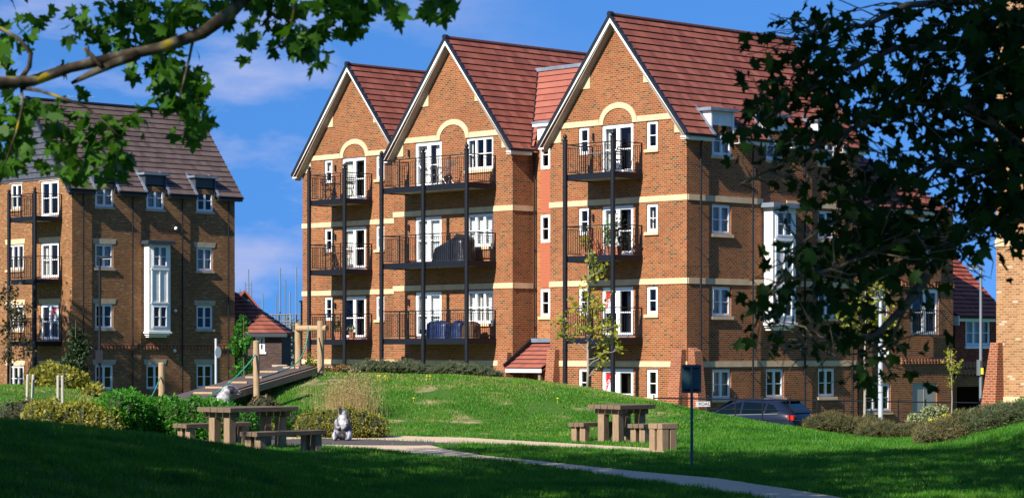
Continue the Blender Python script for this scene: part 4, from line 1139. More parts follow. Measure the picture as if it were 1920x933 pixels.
def hedge(name, label, blobs, m, dens, size, core='brown_hedge', seed=1, shape='quad', cat='hedge', group=None, base=None, tone_c=.5, core_mat=None):
    """blobs: list of (x, y, zc, rx, ry, rz) in world coordinates; leaves over a woody core"""
    r = np.random.default_rng(seed)
    x0 = np.mean([b_[0] for b_ in blobs]); y0 = np.mean([b_[1] for b_ in blobs]); z0 = lz(x0, y0)
    root = empty(name, (x0, y0, z0)); tag(root, label, cat, group)
    P, O, T = [], [], []
    for (x, y, z, rx, ry, rz) in blobs:
        area = 4 * math.pi * ((rx * ry + rx * rz + ry * rz) / 3); n = int(area * dens)
        p, d = ell_points(n, r, (x, y, z), (rx, ry, rz), .72)
        bump_ = 1 + .12 * vnoise(p[:, 0] * 3, p[:, 1] * 3 + p[:, 2] * 4, 1.0, seed)[:, None]
        p = np.array((x, y, z)) + (p - np.array((x, y, z))) * bump_
        P.append(p); O.append(d)
        T.append(np.clip(tone_c + .22 * vnoise(p[:, 0], p[:, 1] + p[:, 2] * 2, 3.5, seed + 3) + .3 * (r.random(n) - .5) , 0, 1))
    P = np.concatenate(P); O = np.concatenate(O); T = np.concatenate(T)
    keep = P[:, 2] > landz(P[:, 0], P[:, 1]) - .02
    P, O, T = P[keep], O[keep], T[keep]
    me = leaves_mesh('foliage', P - np.array((x0, y0, z0)), size * (.6 + .8 * r.random(len(P))), [MATS[m]], T, r, shape, outward=O * .8)
    link('foliage', me, root)
    b = MB()
    for (x, y, z, rx, ry, rz) in blobs:
        prof = [(math.sin(math.pi * i / 6) * .80, -math.cos(math.pi * i / 6) * .80) for i in range(7)]
        n = 10; pts = []
        for q, h in prof:
            for k in range(n):
                a = 2 * math.pi * k / n; jj = 1 + .1 * math.sin(5 * a + h * 7 + x)
                pts.append((x - x0 + q * rx * math.cos(a) * jj, y - y0 + q * ry * math.sin(a) * jj, z - z0 + h * rz * jj))
        b.add(pts, [(i * n + k, i * n + (k + 1) % n, (i + 1) * n + (k + 1) % n, (i + 1) * n + k) for i in range(6) for k in range(n)])
    b.build('stems', MATS[core + '_core'] if core + '_core' in MATS else mat(core + '_core', (.028, .035, .012), .95, noise=.4, nscale=12), root, normals=False)
    return root

def row_blobs(pxs, D, ztop, thick, step=.35, seed=0, wob=.06):
    """hedge body along a photo row: pxs = list of (px, py_top); D distance; ground from the land"""
    r = random.Random(seed); out = []
    X0 = GX(pxs[0][0], D); X1 = GX(pxs[-1][0], D); n = max(1, int((X1 - X0) / step))
    for i in range(n + 1):
        x = X0 + (X1 - X0) * (i / max(1, n)); px = CX + x / D * F
        zt = GZ(np.interp(px, [p[0] for p in pxs], [p[1] for p in pxs]), D) - .03 + r.uniform(-wob, wob)
        y = D + thick * .5 + r.uniform(-.08, .08); zg = lz(x, y); h = max(.15, zt - zg)
        out.append((x, y, zg + h * .45, step * 1.15, thick * .55, h * .58))
    return out

def gen_branch(b, p0, p1, r0, r1, seed, n=6, sag=.0, wob=.06):
    rr = random.Random(seed); p0 = Vector(p0); p1 = Vector(p1); L = (p1 - p0).length; pts = []; rad = []
    for i in range(n + 1):
        t = i / n; p = p0.lerp(p1, t)
        if 0 < i < n: p += Vector((rr.uniform(-1, 1), rr.uniform(-1, 1), rr.uniform(-1, 1))) * L * wob
        p.z -= sag * math.sin(math.pi * t) * L
        pts.append(p); rad.append(r0 + (r1 - r0) * t)
    b.tube(pts, rad, 7); return pts

def small_tree(name, label, px, D, ztop, trunk_r, blobs, leafm, n, size, barkm='pale_bark', seed=1, cat='tree', group=None, shape='round', zbase=None, lean=0.0, branches=14, tone=.5, cstart=.35, group_=None):
    """young tree: tapered trunk, side limbs out to the leaf sprays, loose foliage. blobs = (px, py, rpx, weight)"""
    r = np.random.default_rng(seed); rr = random.Random(seed)
    x = GX(px, D); zb = lz(x, D) if zbase is None else zbase
    root = empty(name, (x, D, zb)); tag(root, label, cat, group)
    H = ztop - zb; b = MB(); o = Vector((x, D, zb))
    tp = [Vector((lean * (i / 6) + rr.uniform(-.02, .02), rr.uniform(-.02, .02), H * i / 6)) for i in range(7)]
    b.tube(tp, [trunk_r * (1 - .85 * i / 6) for i in range(7)], 8)
    P = []
    tot = sum(w for *_, w in blobs)
    for (bx, by, br, w) in blobs:
        c = Vector((GX(bx, D), D + rr.uniform(-.4, .4), GZ(by, D))) - o; rad = br / F * D
        th = max(.12, min(.92, (c.z - rad * .9 - .15) / H)); st = tp[0].lerp(tp[-1], th)
        gen_branch(b, st, c, trunk_r * .35 * (1.1 - th), .006, rr.random(), 5, sag=-.05)
        for j in range(4):
            e = c + Vector((rr.uniform(-1, 1), rr.uniform(-1, 1), rr.uniform(-.8, .9))) * rad * .9
            s_ = st.lerp(c, rr.uniform(.5, 1)); gen_branch(b, s_, e, .008, .003, rr.random(), 3)
        k = int(n * w / tot)
        # leaves in small sprays rather than an even cloud
        ns = max(2, k // 14); cs = np.array(c) + (r.normal(size=(ns, 3))) * rad * .42
        p = cs[r.integers(0, ns, k)] + r.normal(size=(k, 3)) * (.07 + rad * .10)
        P.append(p)
    P = np.concatenate(P); T = np.clip(tone + .35 * (r.random(len(P)) - .5) + .2 * vnoise(P[:, 0], P[:, 2], 4, seed), 0, 1)
    b.build('trunk', MATS[barkm], root, smooth_=True)
    link('crown', leaves_mesh('crown', P, size * (.6 + .7 * r.random(len(P))), [MATS[leafm]], T, r, shape, droop=.4), root)
    return root

# ---------------------------------------------------------------- hedges and shrubs
hedge('hedge', 'bright green leafy hedge behind the left picnic table', row_blobs([(205, 728), (235, 730), (262, 742), (330, 741), (380, 747), (410, 754), (445, 765)], 51.5, 0, 1.3, .33, 3), 'green_hedge', 520, .075, seed=3)
hedge('shrub', 'tall bushy green end of the planting, left of the log post', [(GX(222, 51), 51.2, 1.72, .40, .45, .42), (GX(246, 51), 51.4, 1.60, .34, .4, .40), (GX(198, 51), 51.3, 1.55, .30, .4, .38)], 'green_hedge', 560, .08, seed=8, cat='shrub')
hedge('shrub', 'dark brown bare clipped shrub at the left end of the golden hedge', row_blobs([(12, 750), (50, 747), (72, 752)], 51, 0, .9, .3, 5), 'brown_hedge', 420, .05, seed=4, cat='shrub')
hedge('hedge', 'golden yellow low hedge in front of the left lawn', row_blobs([(62, 752), (100, 744), (122, 750), (160, 752), (205, 756)], 50.6, 0, .95, .3, 6), 'golden_hedge', 480, .075, seed=5, shape='long' if False else 'quad')
hedge('shrub', 'large golden strappy shrub at the foot of the left apartment building', [(GX(88, 67), 67.2, 2.0, .55, .5, .62), (GX(115, 67), 67, 1.95, .62, .5, .62), (GX(140, 67), 67.2, 1.8, .42, .5, .52)], 'golden_hedge', 420, .12, seed=12, shape='long' if False else 'quad', cat='shrub')
hedge('shrub', 'small golden shrub right of the large golden one', [(GX(172, 64), 64.2, 1.72, .30, .35, .40)], 'golden_hedge', 420, .10, seed=13, cat='shrub')
hedge('hedge', 'dark green low planting between the left picnic table and the seated badger', row_blobs([(470, 772), (500, 768), (545, 764), (580, 762), (610, 764)], 54, 0, .9, .3, 7), 'green_hedge', 480, .065, seed=6, tone_c=.15)
hedge('hedge', 'yellow-green clipped hedge behind the seated badger', row_blobs([(575, 768), (600, 763), (640, 762), (680, 766), (700, 776)], 53, 0, 1.0, .26, 8), 'golden_hedge', 520, .055, seed=7, tone_c=.35)
hedge('shrub', 'golden shrub seen under the left picnic table', row_blobs([(448, 785), (470, 780), (490, 784)], 53, 0, .6, .25, 9), 'golden_hedge', 420, .055, seed=14, cat='shrub', tone_c=.45)
hedge('shrub', 'low russet shrub on the top of the mound beside the log frame', row_blobs([(612, 686), (645, 684), (672, 687)], 66, 0, .7, .3, 10), 'red_shrub', 380, .06, seed=15, cat='shrub', tone_c=.3)
hedge('shrub', 'grey-green lavender bush on top of the mound, the wider one', row_blobs([(672, 680), (700, 672), (750, 671), (785, 675), (802, 686)], 65.0, 0, 1.0, .28, 11), 'lavender_hedge', 480, .075, seed=16, cat='shrub', shape='long')
hedge('shrub', 'grey-green lavender bush on top of the mound, in front of the blue-covered balcony', row_blobs([(822, 681), (850, 676), (890, 680), (925, 692)], 65.0, 0, 1.0, .28, 12), 'lavender_hedge', 480, .075, seed=17, cat='shrub', shape='long')
hedge('hedge', 'dull olive hedge behind the lawn, right of the parked car', row_blobs([(1540, 776), (1570, 774), (1600, 778), (1640, 782)], 57, 0, 1.2, .3, 13), 'dull_hedge', 1300, .085, seed=18, tone_c=.5, shape='long')
hedge('hedge', 'dull olive hedge between the white lamp pole and the yellow flowers', row_blobs([(1640, 788), (1680, 793), (1720, 795), (1760, 795)], 55.5, 0, 1.2, .3, 14), 'dull_hedge', 1300, .085, seed=19, tone_c=.45, shape='long')
hedge('shrub', 'rough olive and yellow bush below the yellow flowers', row_blobs([(1752, 800), (1775, 790), (1800, 780), (1830, 772), (1850, 774)], 49.8, 0, 1.2, .3, 15), 'dull_hedge', 1300, .09, seed=20, cat='shrub', tone_c=.7, shape='long')
hedge('hedge', 'dark olive hedge running up the bank at the right edge', row_blobs([(1835, 768), (1870, 759), (1900, 753), (1960, 746), (2010, 742)], 49.5, 0, 1.4, .33, 16), 'lavender_hedge', 1100, .085, seed=21, tone_c=.3, shape='long')
hedge('shrub', 'bright green shrub at the right edge by the iron fence', row_blobs([(1888, 757), (1925, 750), (1960, 752)], 66, 0, 1.2, .35, 17), 'green_hedge', 420, .07, seed=22, cat='shrub')
hedge('shrub', 'cream variegated shrub in front of the grey door', row_blobs([(1722, 770), (1745, 757), (1772, 760)], 71, 0, 1.0, .3, 18), 'variegated', 420, .07, seed=23, cat='shrub')
hedge('shrub', 'shrub with bright yellow flowers beside the variegated one', row_blobs([(1755, 784), (1775, 778), (1802, 782)], 68, 0, .8, .28, 19), 'yellow_flower', 420, .06, seed=24, cat='shrub', tone_c=.6)
hedge('shrub', 'pale green shrub beneath the right-hand street lamp', row_blobs([(1798, 772), (1815, 764), (1832, 770)], 70, 0, .8, .28, 20), 'variegated', 420, .06, seed=25, cat='shrub', tone_c=.15)
hedge('shrub', 'low brown scrub beside the log post on the slope', [(GX(495, 58), 58, lz(GX(495, 58), 58) + .15, .35, .35, .28)], 'brown_hedge', 420, .07, seed=26, cat='shrub')
hedge('shrub', 'climbing green shrub at the corner of the left gable behind the log frame', [(GX(580, 97), 97.0, .9, .35, .3, 1.9), (GX(592, 97), 97, 1.2, .3, .3, 1.5)], 'yellow_leaf', 200, .10, seed=27, cat='shrub', tone_c=.2)

# tall dry ornamental grass
def tall_grass():
    r = np.random.default_rng(4); n = 560; D0 = 57.0
    cx = GX(652, D0); x = cx + r.normal(size=n) * .33; y = D0 + r.normal(size=n) * .4; z = landz(x, y)
    h = (.55 + .55 * r.random(n)); lean = r.normal(size=(n, 2)) * .12
    V = np.empty((n, 3, 3)); w = .006
    V[:, 0] = np.stack([x - w, y, z], -1); V[:, 1] = np.stack([x + w, y, z], -1); V[:, 2] = np.stack([x + lean[:, 0], y + lean[:, 1], z + h], -1)
    tips = V[:, 2]; k = 6; P = np.repeat(tips, k, 0) + r.normal(size=(n * k, 3)) * np.array([.07, .07, .13]) - np.array([0, 0, .1])
    o = np.array([cx, D0, lz(cx, D0)])
    root = empty('ornamental_grass', tuple(o)); tag(root, 'tall clump of dry straw-coloured grass behind the seated badger', 'ornamental grass')
    link('stalks', mesh_np('stalks', V.reshape(-1, 3) - o, 3, [MATS['straw']], r.random(n)), root)
    link('seed_heads', leaves_mesh('seed_heads', P - o, .035 * (.5 + r.random(n * k)), [MATS['straw']], r.random(n * k), r, 'quad'), root)
    b = MB(); p0 = Vector((GX(699, D0) - o[0], -.2, 0)); b.tube([p0, p0 + Vector((.12, 0, .5)), p0 + Vector((.24, 0, 1.0))], .006, 5); b.build('stem', MATS['straw'], root)
tall_grass()
# dandelion flowers on the mound
for (px, py) in ((708, 716), (712, 719), (722, 717), (800, 705), (806, 706), (1045, 747), (775, 741)):
    D0 = 61.5 if py < 722 else 58.5; x = GX(px, D0); z = lz(x, D0)
    b = MB(); b.tube([(0, 0, 0), (0.01, 0, .12)], .004, 4); b.ball((0.01, 0, .13), .032, 4, .5)
    o = b.build('dandelion', MATS['yellow_flower_plain'] if 'yellow_flower_plain' in MATS else mat('yellow_flower_plain', (.75, .6, .03), .7)); o.location = (x, D0, z)
    tag(o, {708: 'left yellow dandelion of the trio on the mound right of the dry grass', 712: 'middle yellow dandelion of the trio right of the dry grass', 722: 'right yellow dandelion of the trio right of the dry grass', 800: 'left yellow dandelion below the gap between the two lavender bushes', 806: 'right yellow dandelion below the gap between the two lavender bushes', 1045: 'lone yellow dandelion on the mound above the low oak bench', 775: 'lone yellow dandelion in the middle of the grass slope'}[px], 'flower', 'dandelions on the mound')

# ---------------------------------------------------------------- young trees
small_tree('young_tree', 'young tree with sparse yellow-green leaves on the mound, in front of the third gable', 1103, 66, GZ(468, 66), .045,
           [(1112, 480, 10, .5), (1118, 500, 14, 1), (1110, 525, 16, 1.2), (1132, 505, 10, .5), (1116, 555, 18, 1.5), (1100, 545, 8, .4), (1075, 575, 14, .8), (1125, 580, 16, 1.2), (1055, 600, 14, .8), (1085, 612, 16, .9), (1120, 610, 18, 1.3),
            (1140, 600, 12, .7), (1152, 612, 9, .5), (1065, 635, 12, .7), (1120, 640, 16, 1.2), (1145, 640, 10, .6), (1160, 655, 9, .5), (1128, 668, 10, .5), (1095, 585, 12, .7), (1122, 688, 10, .4), (1050, 622, 8, .5)], 'yellow_leaf', 950, .095, seed=31)
small_tree('young_tree', 'pale-stemmed young tree with yellow leaves behind the big maple, left of the white lamp pole', 1622, 64, GZ(520, 64), .05,
           [(1625, 540, 16, 1), (1650, 560, 16, 1), (1605, 565, 16, 1), (1590, 600, 18, 1), (1640, 600, 22, 1.6), (1665, 610, 14, 1), (1615, 618, 14, .8), (1575, 585, 10, .5), (1650, 530, 12, .8)], 'yellow_leaf', 900, .10, seed=32, tone=.35)
small_tree('young_tree', 'slim young tree with few yellowing leaves in front of the grey door', 1784, 70, GZ(655, 70), .028,
           [(1784, 665, 8, 1), (1790, 690, 10, 1), (1778, 685, 7, .7), (1786, 712, 8, .7), (1797, 680, 5, .4)], 'yellow_leaf', 240, .075, seed=33, tone=.4)
small_tree('young_tree', 'small green tree at the right corner of the left apartment building', 457, 84, GZ(590, 84), .05,
           [(455, 605, 8, 1), (450, 625, 12, 1.4), (465, 640, 10, 1.2), (448, 655, 14, 1.6), (462, 675, 12, 1.4), (450, 695, 12, 1.2), (470, 700, 10, 1), (440, 640, 8, .8)], 'green_hedge', 800, .12, seed=34, tone=.3, barkm='bark')
small_tree('young_tree', 'thin dark tree with brown leaves in front of the left balconies', 20, 75, GZ(525, 75), .06,
           [(8, 560, 20, 1), (25, 590, 22, 1.2), (45, 600, 14, .7), (10, 620, 22, 1.2), (40, 640, 18, 1), (15, 660, 20, 1), (48, 665, 12, .6), (60, 580, 8, .3), (25, 545, 12, .6)], 'brown_leaf', 900, .09, seed=35, barkm='bark', tone=.35)
small_tree('young_tree', 'dark green conical tree at the corner of the left apartment building', 142, 92, GZ(600, 92), .06,
           [(140, 625, 12, 1), (145, 650, 20, 1.6), (135, 680, 22, 2), (150, 700, 24, 2), (150, 670, 18, 1.4)], 'dark_leaf', 1500, .12, seed=36, barkm='bark')
for i, (px, py, rr_) in enumerate(((500, 640, 30), (555, 630, 34), (585, 640, 30))):
    small_tree('tree', ['distant green tree behind the scaffolding, the leftmost', 'distant green tree right of the scaffolding', 'distant green tree behind the left end of the gabled block'][i], px, 185, GZ(590, 185), .15, [(px, py, rr_, 1), (px - 12, py + 10, rr_, 1), (px + 12, py + 12, rr_, 1)], 'dark_leaf', 1500, .35, barkm='bark', seed=60 + i, group=None)
# ================================================================== picnic furniture
def leg_box(b, x, y, w, d, z0, z1): b.box(x - w / 2, x + w / 2, y - d / 2, y + d / 2, z0, z1)
def planks(parent, L, W, n, z, th, name, gap=.013, m='oak_top'):
    for i in range(n):
        w = W / n; b = MB(); y = -W / 2 + i * w
        dz = random.uniform(-.004, .004); b.box(-L / 2 + random.uniform(-.006, .006), L / 2 + random.uniform(-.006, .006), y + gap / 2, y + w - gap / 2, z - th + dz, z + dz)
        b.build(name, MATS[m], parent, bevel=.006)
def make_table(name, label, x, y, rz, L, W, H, n=5, th=.09):
    z = lz(x, y); t = empty(name, (x, y, z), rz); tag(t, label, 'picnic table')
    planks(t, L, W, n, H, th, 'top_plank')
    for sx in (-1, 1):
        b = MB(); b.box(sx * (L / 2 - .22) - .07, sx * (L / 2 - .22) + .07, -W / 2 + .08, W / 2 - .08, H - th - .11, H - th - .004); b.build('bearer', MATS['oak_top'], t, bevel=.005)
        for sy in (-1, 1):
            b = MB(); leg_box(b, sx * (L / 2 - .22), sy * (W * .22), .17, .17, -.12, H - th - .115); b.build('leg', MATS['oak_leg'], t, bevel=.008)
    return t
def make_bench(name, label, x, y, rz, L, W, H, n=3, th=.085, group=None, inset=.14):
    z = lz(x, y); t = empty(name, (x, y, z), rz); tag(t, label, 'bench', group)
    planks(t, L, W, n, H, th, 'seat_plank')
    for sx in (-1, 1):
        for sy in (-1, 1):
            b = MB(); leg_box(b, sx * (L / 2 - inset), sy * (W * .27), .15, W * .34, -.12, H - th - .004); b.build('leg', MATS['oak_leg'], t, bevel=.008)
    return t
# tables: long side runs to the right and a little away; the end grain faces the viewer's left
TA = R(17)
def place(px, D): return GX(px, D), D
def end_align(pxl, D, L, ang):          # centre of a piece whose near-left corner shows at column pxl
    x = GX(pxl, D); return x, D
def centre_from(pxl, D, L, W, ang):
    # near-left corner at (pxl, D): centre = corner + L/2 along + W/2 across
    x = GX(pxl, D); ca, sa = math.cos(ang), math.sin(ang)
    return x + ca * L / 2 - sa * W / 2, D + sa * L / 2 + ca * W / 2
AL = R(47)
# left set: end face from x=360 to 433 (5 planks), long side 433 to 553
cx_, cy_ = centre_from(432, 46.6, 1.75, 1.0, AL)
make_table('picnic_table', 'long oak picnic table on the left, its foot hidden by the shaded mound', cx_, cy_, AL, 1.75, 1.02, .83)
cx_, cy_ = centre_from(482, 44.6, 1.75, .5, AL)
make_bench('bench', 'oak plank bench in front of the left picnic table', cx_, cy_, AL, 1.75, .50, .44, inset=.18)
cx_, cy_ = centre_from(350, 49.0, 1.75, .45, AL)
make_bench('bench', 'oak plank bench half hidden by the mound, left of the left picnic table', cx_, cy_, AL, 1.75, .45, .44, inset=.18)
# right set
cx_, cy_ = centre_from(1163, 50.2, 1.15, .90, AL)
make_table('picnic_table', 'smaller oak picnic table on the right at the foot of the grass mound', cx_, cy_, AL, 1.15, .92, .80)
cx_, cy_ = centre_from(1094, 50.6, 1.15, .42, AL)
make_bench('bench', 'low oak bench left of the right-hand picnic table', cx_, cy_, AL, 1.15, .44, .42)
cx_, cy_ = centre_from(1206, 49.6, 1.15, .42, AL)
make_bench('bench', 'low oak bench right of the right-hand picnic table', cx_, cy_, AL, 1.15, .44, .42)
cx_, cy_ = centre_from(1252, 46.2, .30, .50, R(28))
t = empty('stool', (GX(1243, 46.6), 46.6, lz(GX(1243, 46.6), 46.6)), R(35)); tag(t, 'stout pale oak stool by the end of the gravel path, right of the right-hand table', 'stool')
planks(t, .40, .44, 3, .53, .10, 'seat_plank', m='oak_leg')
for sy in (-1, 1):
    for sx in (-1, 1):
        b = MB(); leg_box(b, sx * .10, sy * .12, .16, .17, -.1, .426); b.build('leg', MATS['oak_leg'], t, bevel=.008)
for (x_, y_, dx, dy) in ((1110, 50.9, .5, .55), (1170, 50.6, .45, .5)):
    X = GX(x_, y_); b = MB(); b.box(0, .6, -.04, .04, -.03, .05)
    o = b.build('ground_beam', MATS['log_wood'], bevel=.01); o.location = (X, y_, lz(X, y_)); o.rotation_euler = (0, 0, AL)
    tag(o, 'timber footing under the right-hand picnic table, the %s one' % ('left' if x_ == 1110 else 'right'), 'beam')

# ================================================================== badger carvings
def sculpt(name, ells, voxel, matn, parent, smooth_iter=6):
    bm = bmesh.new()
    for (c, r_, rot) in ells:
        M = Matrix.Translation(c) @ Matrix.Rotation(rot[2], 4, 'Z') @ Matrix.Rotation(rot[1], 4, 'Y') @ Matrix.Rotation(rot[0], 4, 'X') @ Matrix.Diagonal((*r_, 1))
        bmesh.ops.create_icosphere(bm, subdivisions=3, radius=1, matrix=M)
    me = bpy.data.meshes.new(name); bm.to_mesh(me); bm.free()
    o = bpy.data.objects.new(name, me); COL.objects.link(o)
    rm = o.modifiers.new('r', 'REMESH'); rm.mode = 'VOXEL'; rm.voxel_size = voxel
    sm = o.modifiers.new('s', 'SMOOTH'); sm.iterations = smooth_iter; sm.factor = .6
    dg = bpy.context.evaluated_depsgraph_get(); me2 = bpy.data.meshes.new_from_object(o.evaluated_get(dg))
    o.modifiers.clear(); o.data = me2; me2.materials.clear(); me2.materials.append(matn); me2.polygons.foreach_set('use_smooth', [True] * len(me2.polygons))
    o.parent = parent; return o
def badger_mat():
    m = bpy.data.materials.new('badger_stone'); m.use_nodes = True; nt = m.node_tree; b = nt.nodes['Principled BSDF']; b.inputs['Roughness'].default_value = .45
    a = N(nt, 'ShaderNodeAttribute', attribute_name='coat'); r = N(nt, 'ShaderNodeValToRGB')
    t = N(nt, 'ShaderNodeTexCoord'); n = N(nt, 'ShaderNodeTexNoise'); n.inputs['Scale'].default_value = 14; n.inputs['Detail'].default_value = 5
    nt.links.new(t.outputs['Object'], n.inputs['Vector'])
    ad = N(nt, 'ShaderNodeMath', operation='MULTIPLY_ADD'); ad.inputs[1].default_value = .9; ad.inputs[2].default_value = -.45
    nt.links.new(n.outputs['Fac'], ad.inputs[0]); s = N(nt, 'ShaderNodeMath', operation='ADD'); nt.links.new(a.outputs['Fac'], s.inputs[0]); nt.links.new(ad.outputs[0], s.inputs[1])
    r.color_ramp.elements[0].color = (.035, .035, .045, 1); r.color_ramp.elements[1].color = (.46, .45, .44, 1); r.color_ramp.elements[0].position = .3; r.color_ramp.elements[1].position = .75
    e = r.color_ramp.elements.new(.5); e.color = (.22, .21, .23, 1)
    nt.links.new(s.outputs[0], r.inputs[0]); nt.links.new(r.outputs[0], b.inputs['Base Color'])
    bp = N(nt, 'ShaderNodeBump'); bp.inputs['Strength'].default_value = .5; bp.inputs['Distance'].default_value = .015; nt.links.new(n.outputs['Fac'], bp.inputs['Height']); nt.links.new(bp.outputs[0], b.inputs['Normal'])
    MATS['badger'] = m
badger_mat()
def coat(o, fn):
    me = o.data; co = np.empty(len(me.vertices) * 3, np.float32); me.vertices.foreach_get('co', co); co = co.reshape(-1, 3)
    a = me.attributes.new('coat', 'FLOAT', 'POINT'); a.data.foreach_set('value', np.clip(fn(co), 0, 1).astype(np.float32))
# seated badger, belly to the viewer, muzzle lifted to the upper left. local: -y to the viewer
x, y = GX(643, 51.6), 51.6
t = empty('badger_statue', (x, y, lz(x, y) + .02), R(-8)); tag(t, 'grey stone badger carving sitting upright on the dark play surface, muzzle raised', 'statue')
E_ = [((0, .03, .20), (.205, .18, .20), (0, 0, 0)), ((0, .02, .34), (.165, .15, .18), (0, 0, 0)), ((0, .0, .46), (.12, .115, .12), (0, 0, 0)),
      ((-.01, -.01, .555), (.085, .09, .10), (0, 0, 0)), ((-.035, -.05, .62), (.055, .065, .065), (0, 0, 0)), ((-.055, -.09, .665), (.034, .04, .038), (0, 0, 0)),
      ((-.085, .01, .60), (.022, .018, .026), (0, 0, 0)), ((.06, .02, .60), (.022, .018, .026), (0, 0, 0)),
      ((-.15, -.07, .10), (.07, .12, .10), (0, 0, 0)), ((.15, -.07, .10), (.07, .12, .10), (0, 0, 0)), ((-.13, -.17, .035), (.05, .09, .035), (0, 0, 0)), ((.13, -.17, .035), (.05, .09, .035), (0, 0, 0)),
      ((-.13, -.09, .36), (.045, .05, .11), (0, R(10), 0)), ((.13, -.09, .36), (.045, .05, .11), (0, R(-10), 0)), ((-.06, -.17, .265), (.04, .05, .04), (0, 0, 0)), ((.06, -.17, .265), (.04, .05, .04), (0, 0, 0)), ((-.105, -.14, .30), (.038, .05, .06), (0, 0, 0)), ((.105, -.14, .30), (.038, .05, .06), (0, 0, 0))]
o = sculpt('body', E_, .012, MATS['badger'], t, 4)
def f1(c):
    x_, y_, z_ = c.T; v = np.full(len(c), .46)
    v = v + .40 * np.exp(-((x_ / .045) ** 2)) * (y_ < 0) * (z_ > .33) * (z_ < .54)      # pale chest
    v = v - .35 * (np.abs(x_ + .035) < .035) * (z_ > .55) * (y_ < .02) + .4 * (np.abs(x_ + .035) > .04) * (z_ > .54) * (y_ < .05)   # face stripes
    v = v + .25 * (np.abs(x_) > .14) * (y_ < -.05) * (z_ < .22) - .15 * (np.abs(x_) < .1) * (z_ < .24)
    v = v - .25 * (x_ > .10) * (z_ > .22)
    return v
coat(o, f1)
b = MB(); b.ball((-.062, -.125, .675), .016, 4); b.build('nose', MATS['black_plastic'], t, smooth_=True)
for s in (-1, 1): b = MB(); b.ball((-.035 + s * .045, -.085, .625), .008, 4); b.build('eye', MATS['black_plastic'], t)
# second badger: seen in profile, neck arched, head turned down to the right
x, y = GX(420, 53.4), 53.4
t = empty('badger_statue', (x, y, lz(x, y) + .02), 0); tag(t, 'pale grey stone badger carving behind the left picnic table, head bowed to the right', 'statue'); t.scale = (1.27, 1.2, 1.27)
E_ = [((0, 0, .28), (.22, .22, .28), (0, 0, 0)), ((-.01, 0, .50), (.185, .18, .20), (0, 0, 0)), ((-.005, 0, .66), (.135, .14, .15), (0, R(12), 0)), ((.05, 0, .78), (.105, .11, .11), (0, R(25), 0)),
      ((.12, 0, .83), (.095, .09, .075), (0, R(20), 0)), ((.20, -.005, .80), (.07, .06, .055), (0, R(35), 0)), ((.26, -.01, .765), (.042, .042, .04), (0, 0, 0)),
      ((.06, -.085, .87), (.025, .02, .03), (0, 0, 0)), ((.06, .085, .87), (.025, .02, .03), (0, 0, 0)),
      ((.16, -.10, .12), (.11, .08, .12), (0, 0, 0)), ((.16, .12, .12), (.11, .08, .12), (0, 0, 0)), ((.24, -.12, .04), (.09, .05, .04), (0, 0, 0)), ((.13, -.12, .42), (.06, .05, .13), (0, R(-20), 0)), ((.17, -.1, .31), (.06, .04, .045), (0, 0, 0))]
o = sculpt('body', E_, .013, MATS['badger'], t, 4)
def f2(c):
    x_, y_, z_ = c.T; v = np.full(len(c), .56)
    v = v - .45 * ((np.abs(y_) > .035) & (np.abs(y_) < .09) & (z_ > .76) & (x_ > .07)); v = v + .2 * (np.abs(y_) < .03) * (z_ > .8)
    v = v - .35 * (x_ > .10) * (z_ > .42) * (z_ < .70) - .2 * (z_ < .35)
    return v
coat(o, f2)
b = MB(); b.ball((.298, -.01, .755), .018, 4); b.build('nose', MATS['black_plastic'], t, smooth_=True)
b = MB(); b.ball((.16, -.078, .84), .010, 4); b.build('eye', MATS['black_plastic'], t)

# ================================================================== adventure play logs
def log(b, p0, p1, r, n=14, seed=0):
    rr = random.Random(seed); P0 = Vector(p0); P1 = Vector(p1); pts = [P0.lerp(P1, i / 5) + Vector((rr.uniform(-1, 1), rr.uniform(-1, 1), 0)) * .008 for i in range(6)]
    b.tube(pts, [r * rr.uniform(.96, 1.04) for _ in range(6)], n)
def log_post(px, D, pytop, r, label):
    x = GX(px, D); z = lz(x, D); b = MB(); H = GZ(pytop, D) - z
    log(b, (0, 0, -.2), (0, 0, H - .03), r, seed=px); b.lathe((0, 0, H - .03), [(r, 0), (r * .93, .02), (r * .8, .03), (0.001, .032)], 14)
    o = b.build('log_post', MATS['log_wood'], smooth_=False, bevel=0); o.location = (x, D, z); tag(o, label, 'log post'); return x, D, z, H
a1 = log_post(481, 58.2, 638, .078, 'round timber post standing on the slope beside the ramp')
a2 = log_post(303, 62, 679, .085, 'round timber post standing behind the green hedge at the left')
# portal frame
D = 62.6; xl, xr = GX(556, D), GX(601, D); zl, zr = lz(xl, D), lz(xr, D)
t = empty('play_portal', (xl, D, zl)); tag(t, 'goal-like frame of two timber logs and a cross log on top of the mound', 'log frame')
b = MB(); log(b, (0, .5, -.3), (0, .5, GZ(605, D) - zl), .088, seed=1); b.build('post', MATS['log_wood'], t)
b = MB(); log(b, (xr - xl, 0, -.3), (xr - xl, 0, GZ(601, D) - zl), .088, seed=2); b.build('post', MATS['log_wood'], t)
b = MB(); log(b, (-.02, .42, GZ(615, D) - zl), (xr - xl + .16, -.06, GZ(615, D) - zl), .078, seed=3); b.build('cross_log', MATS['log_wood'], t)
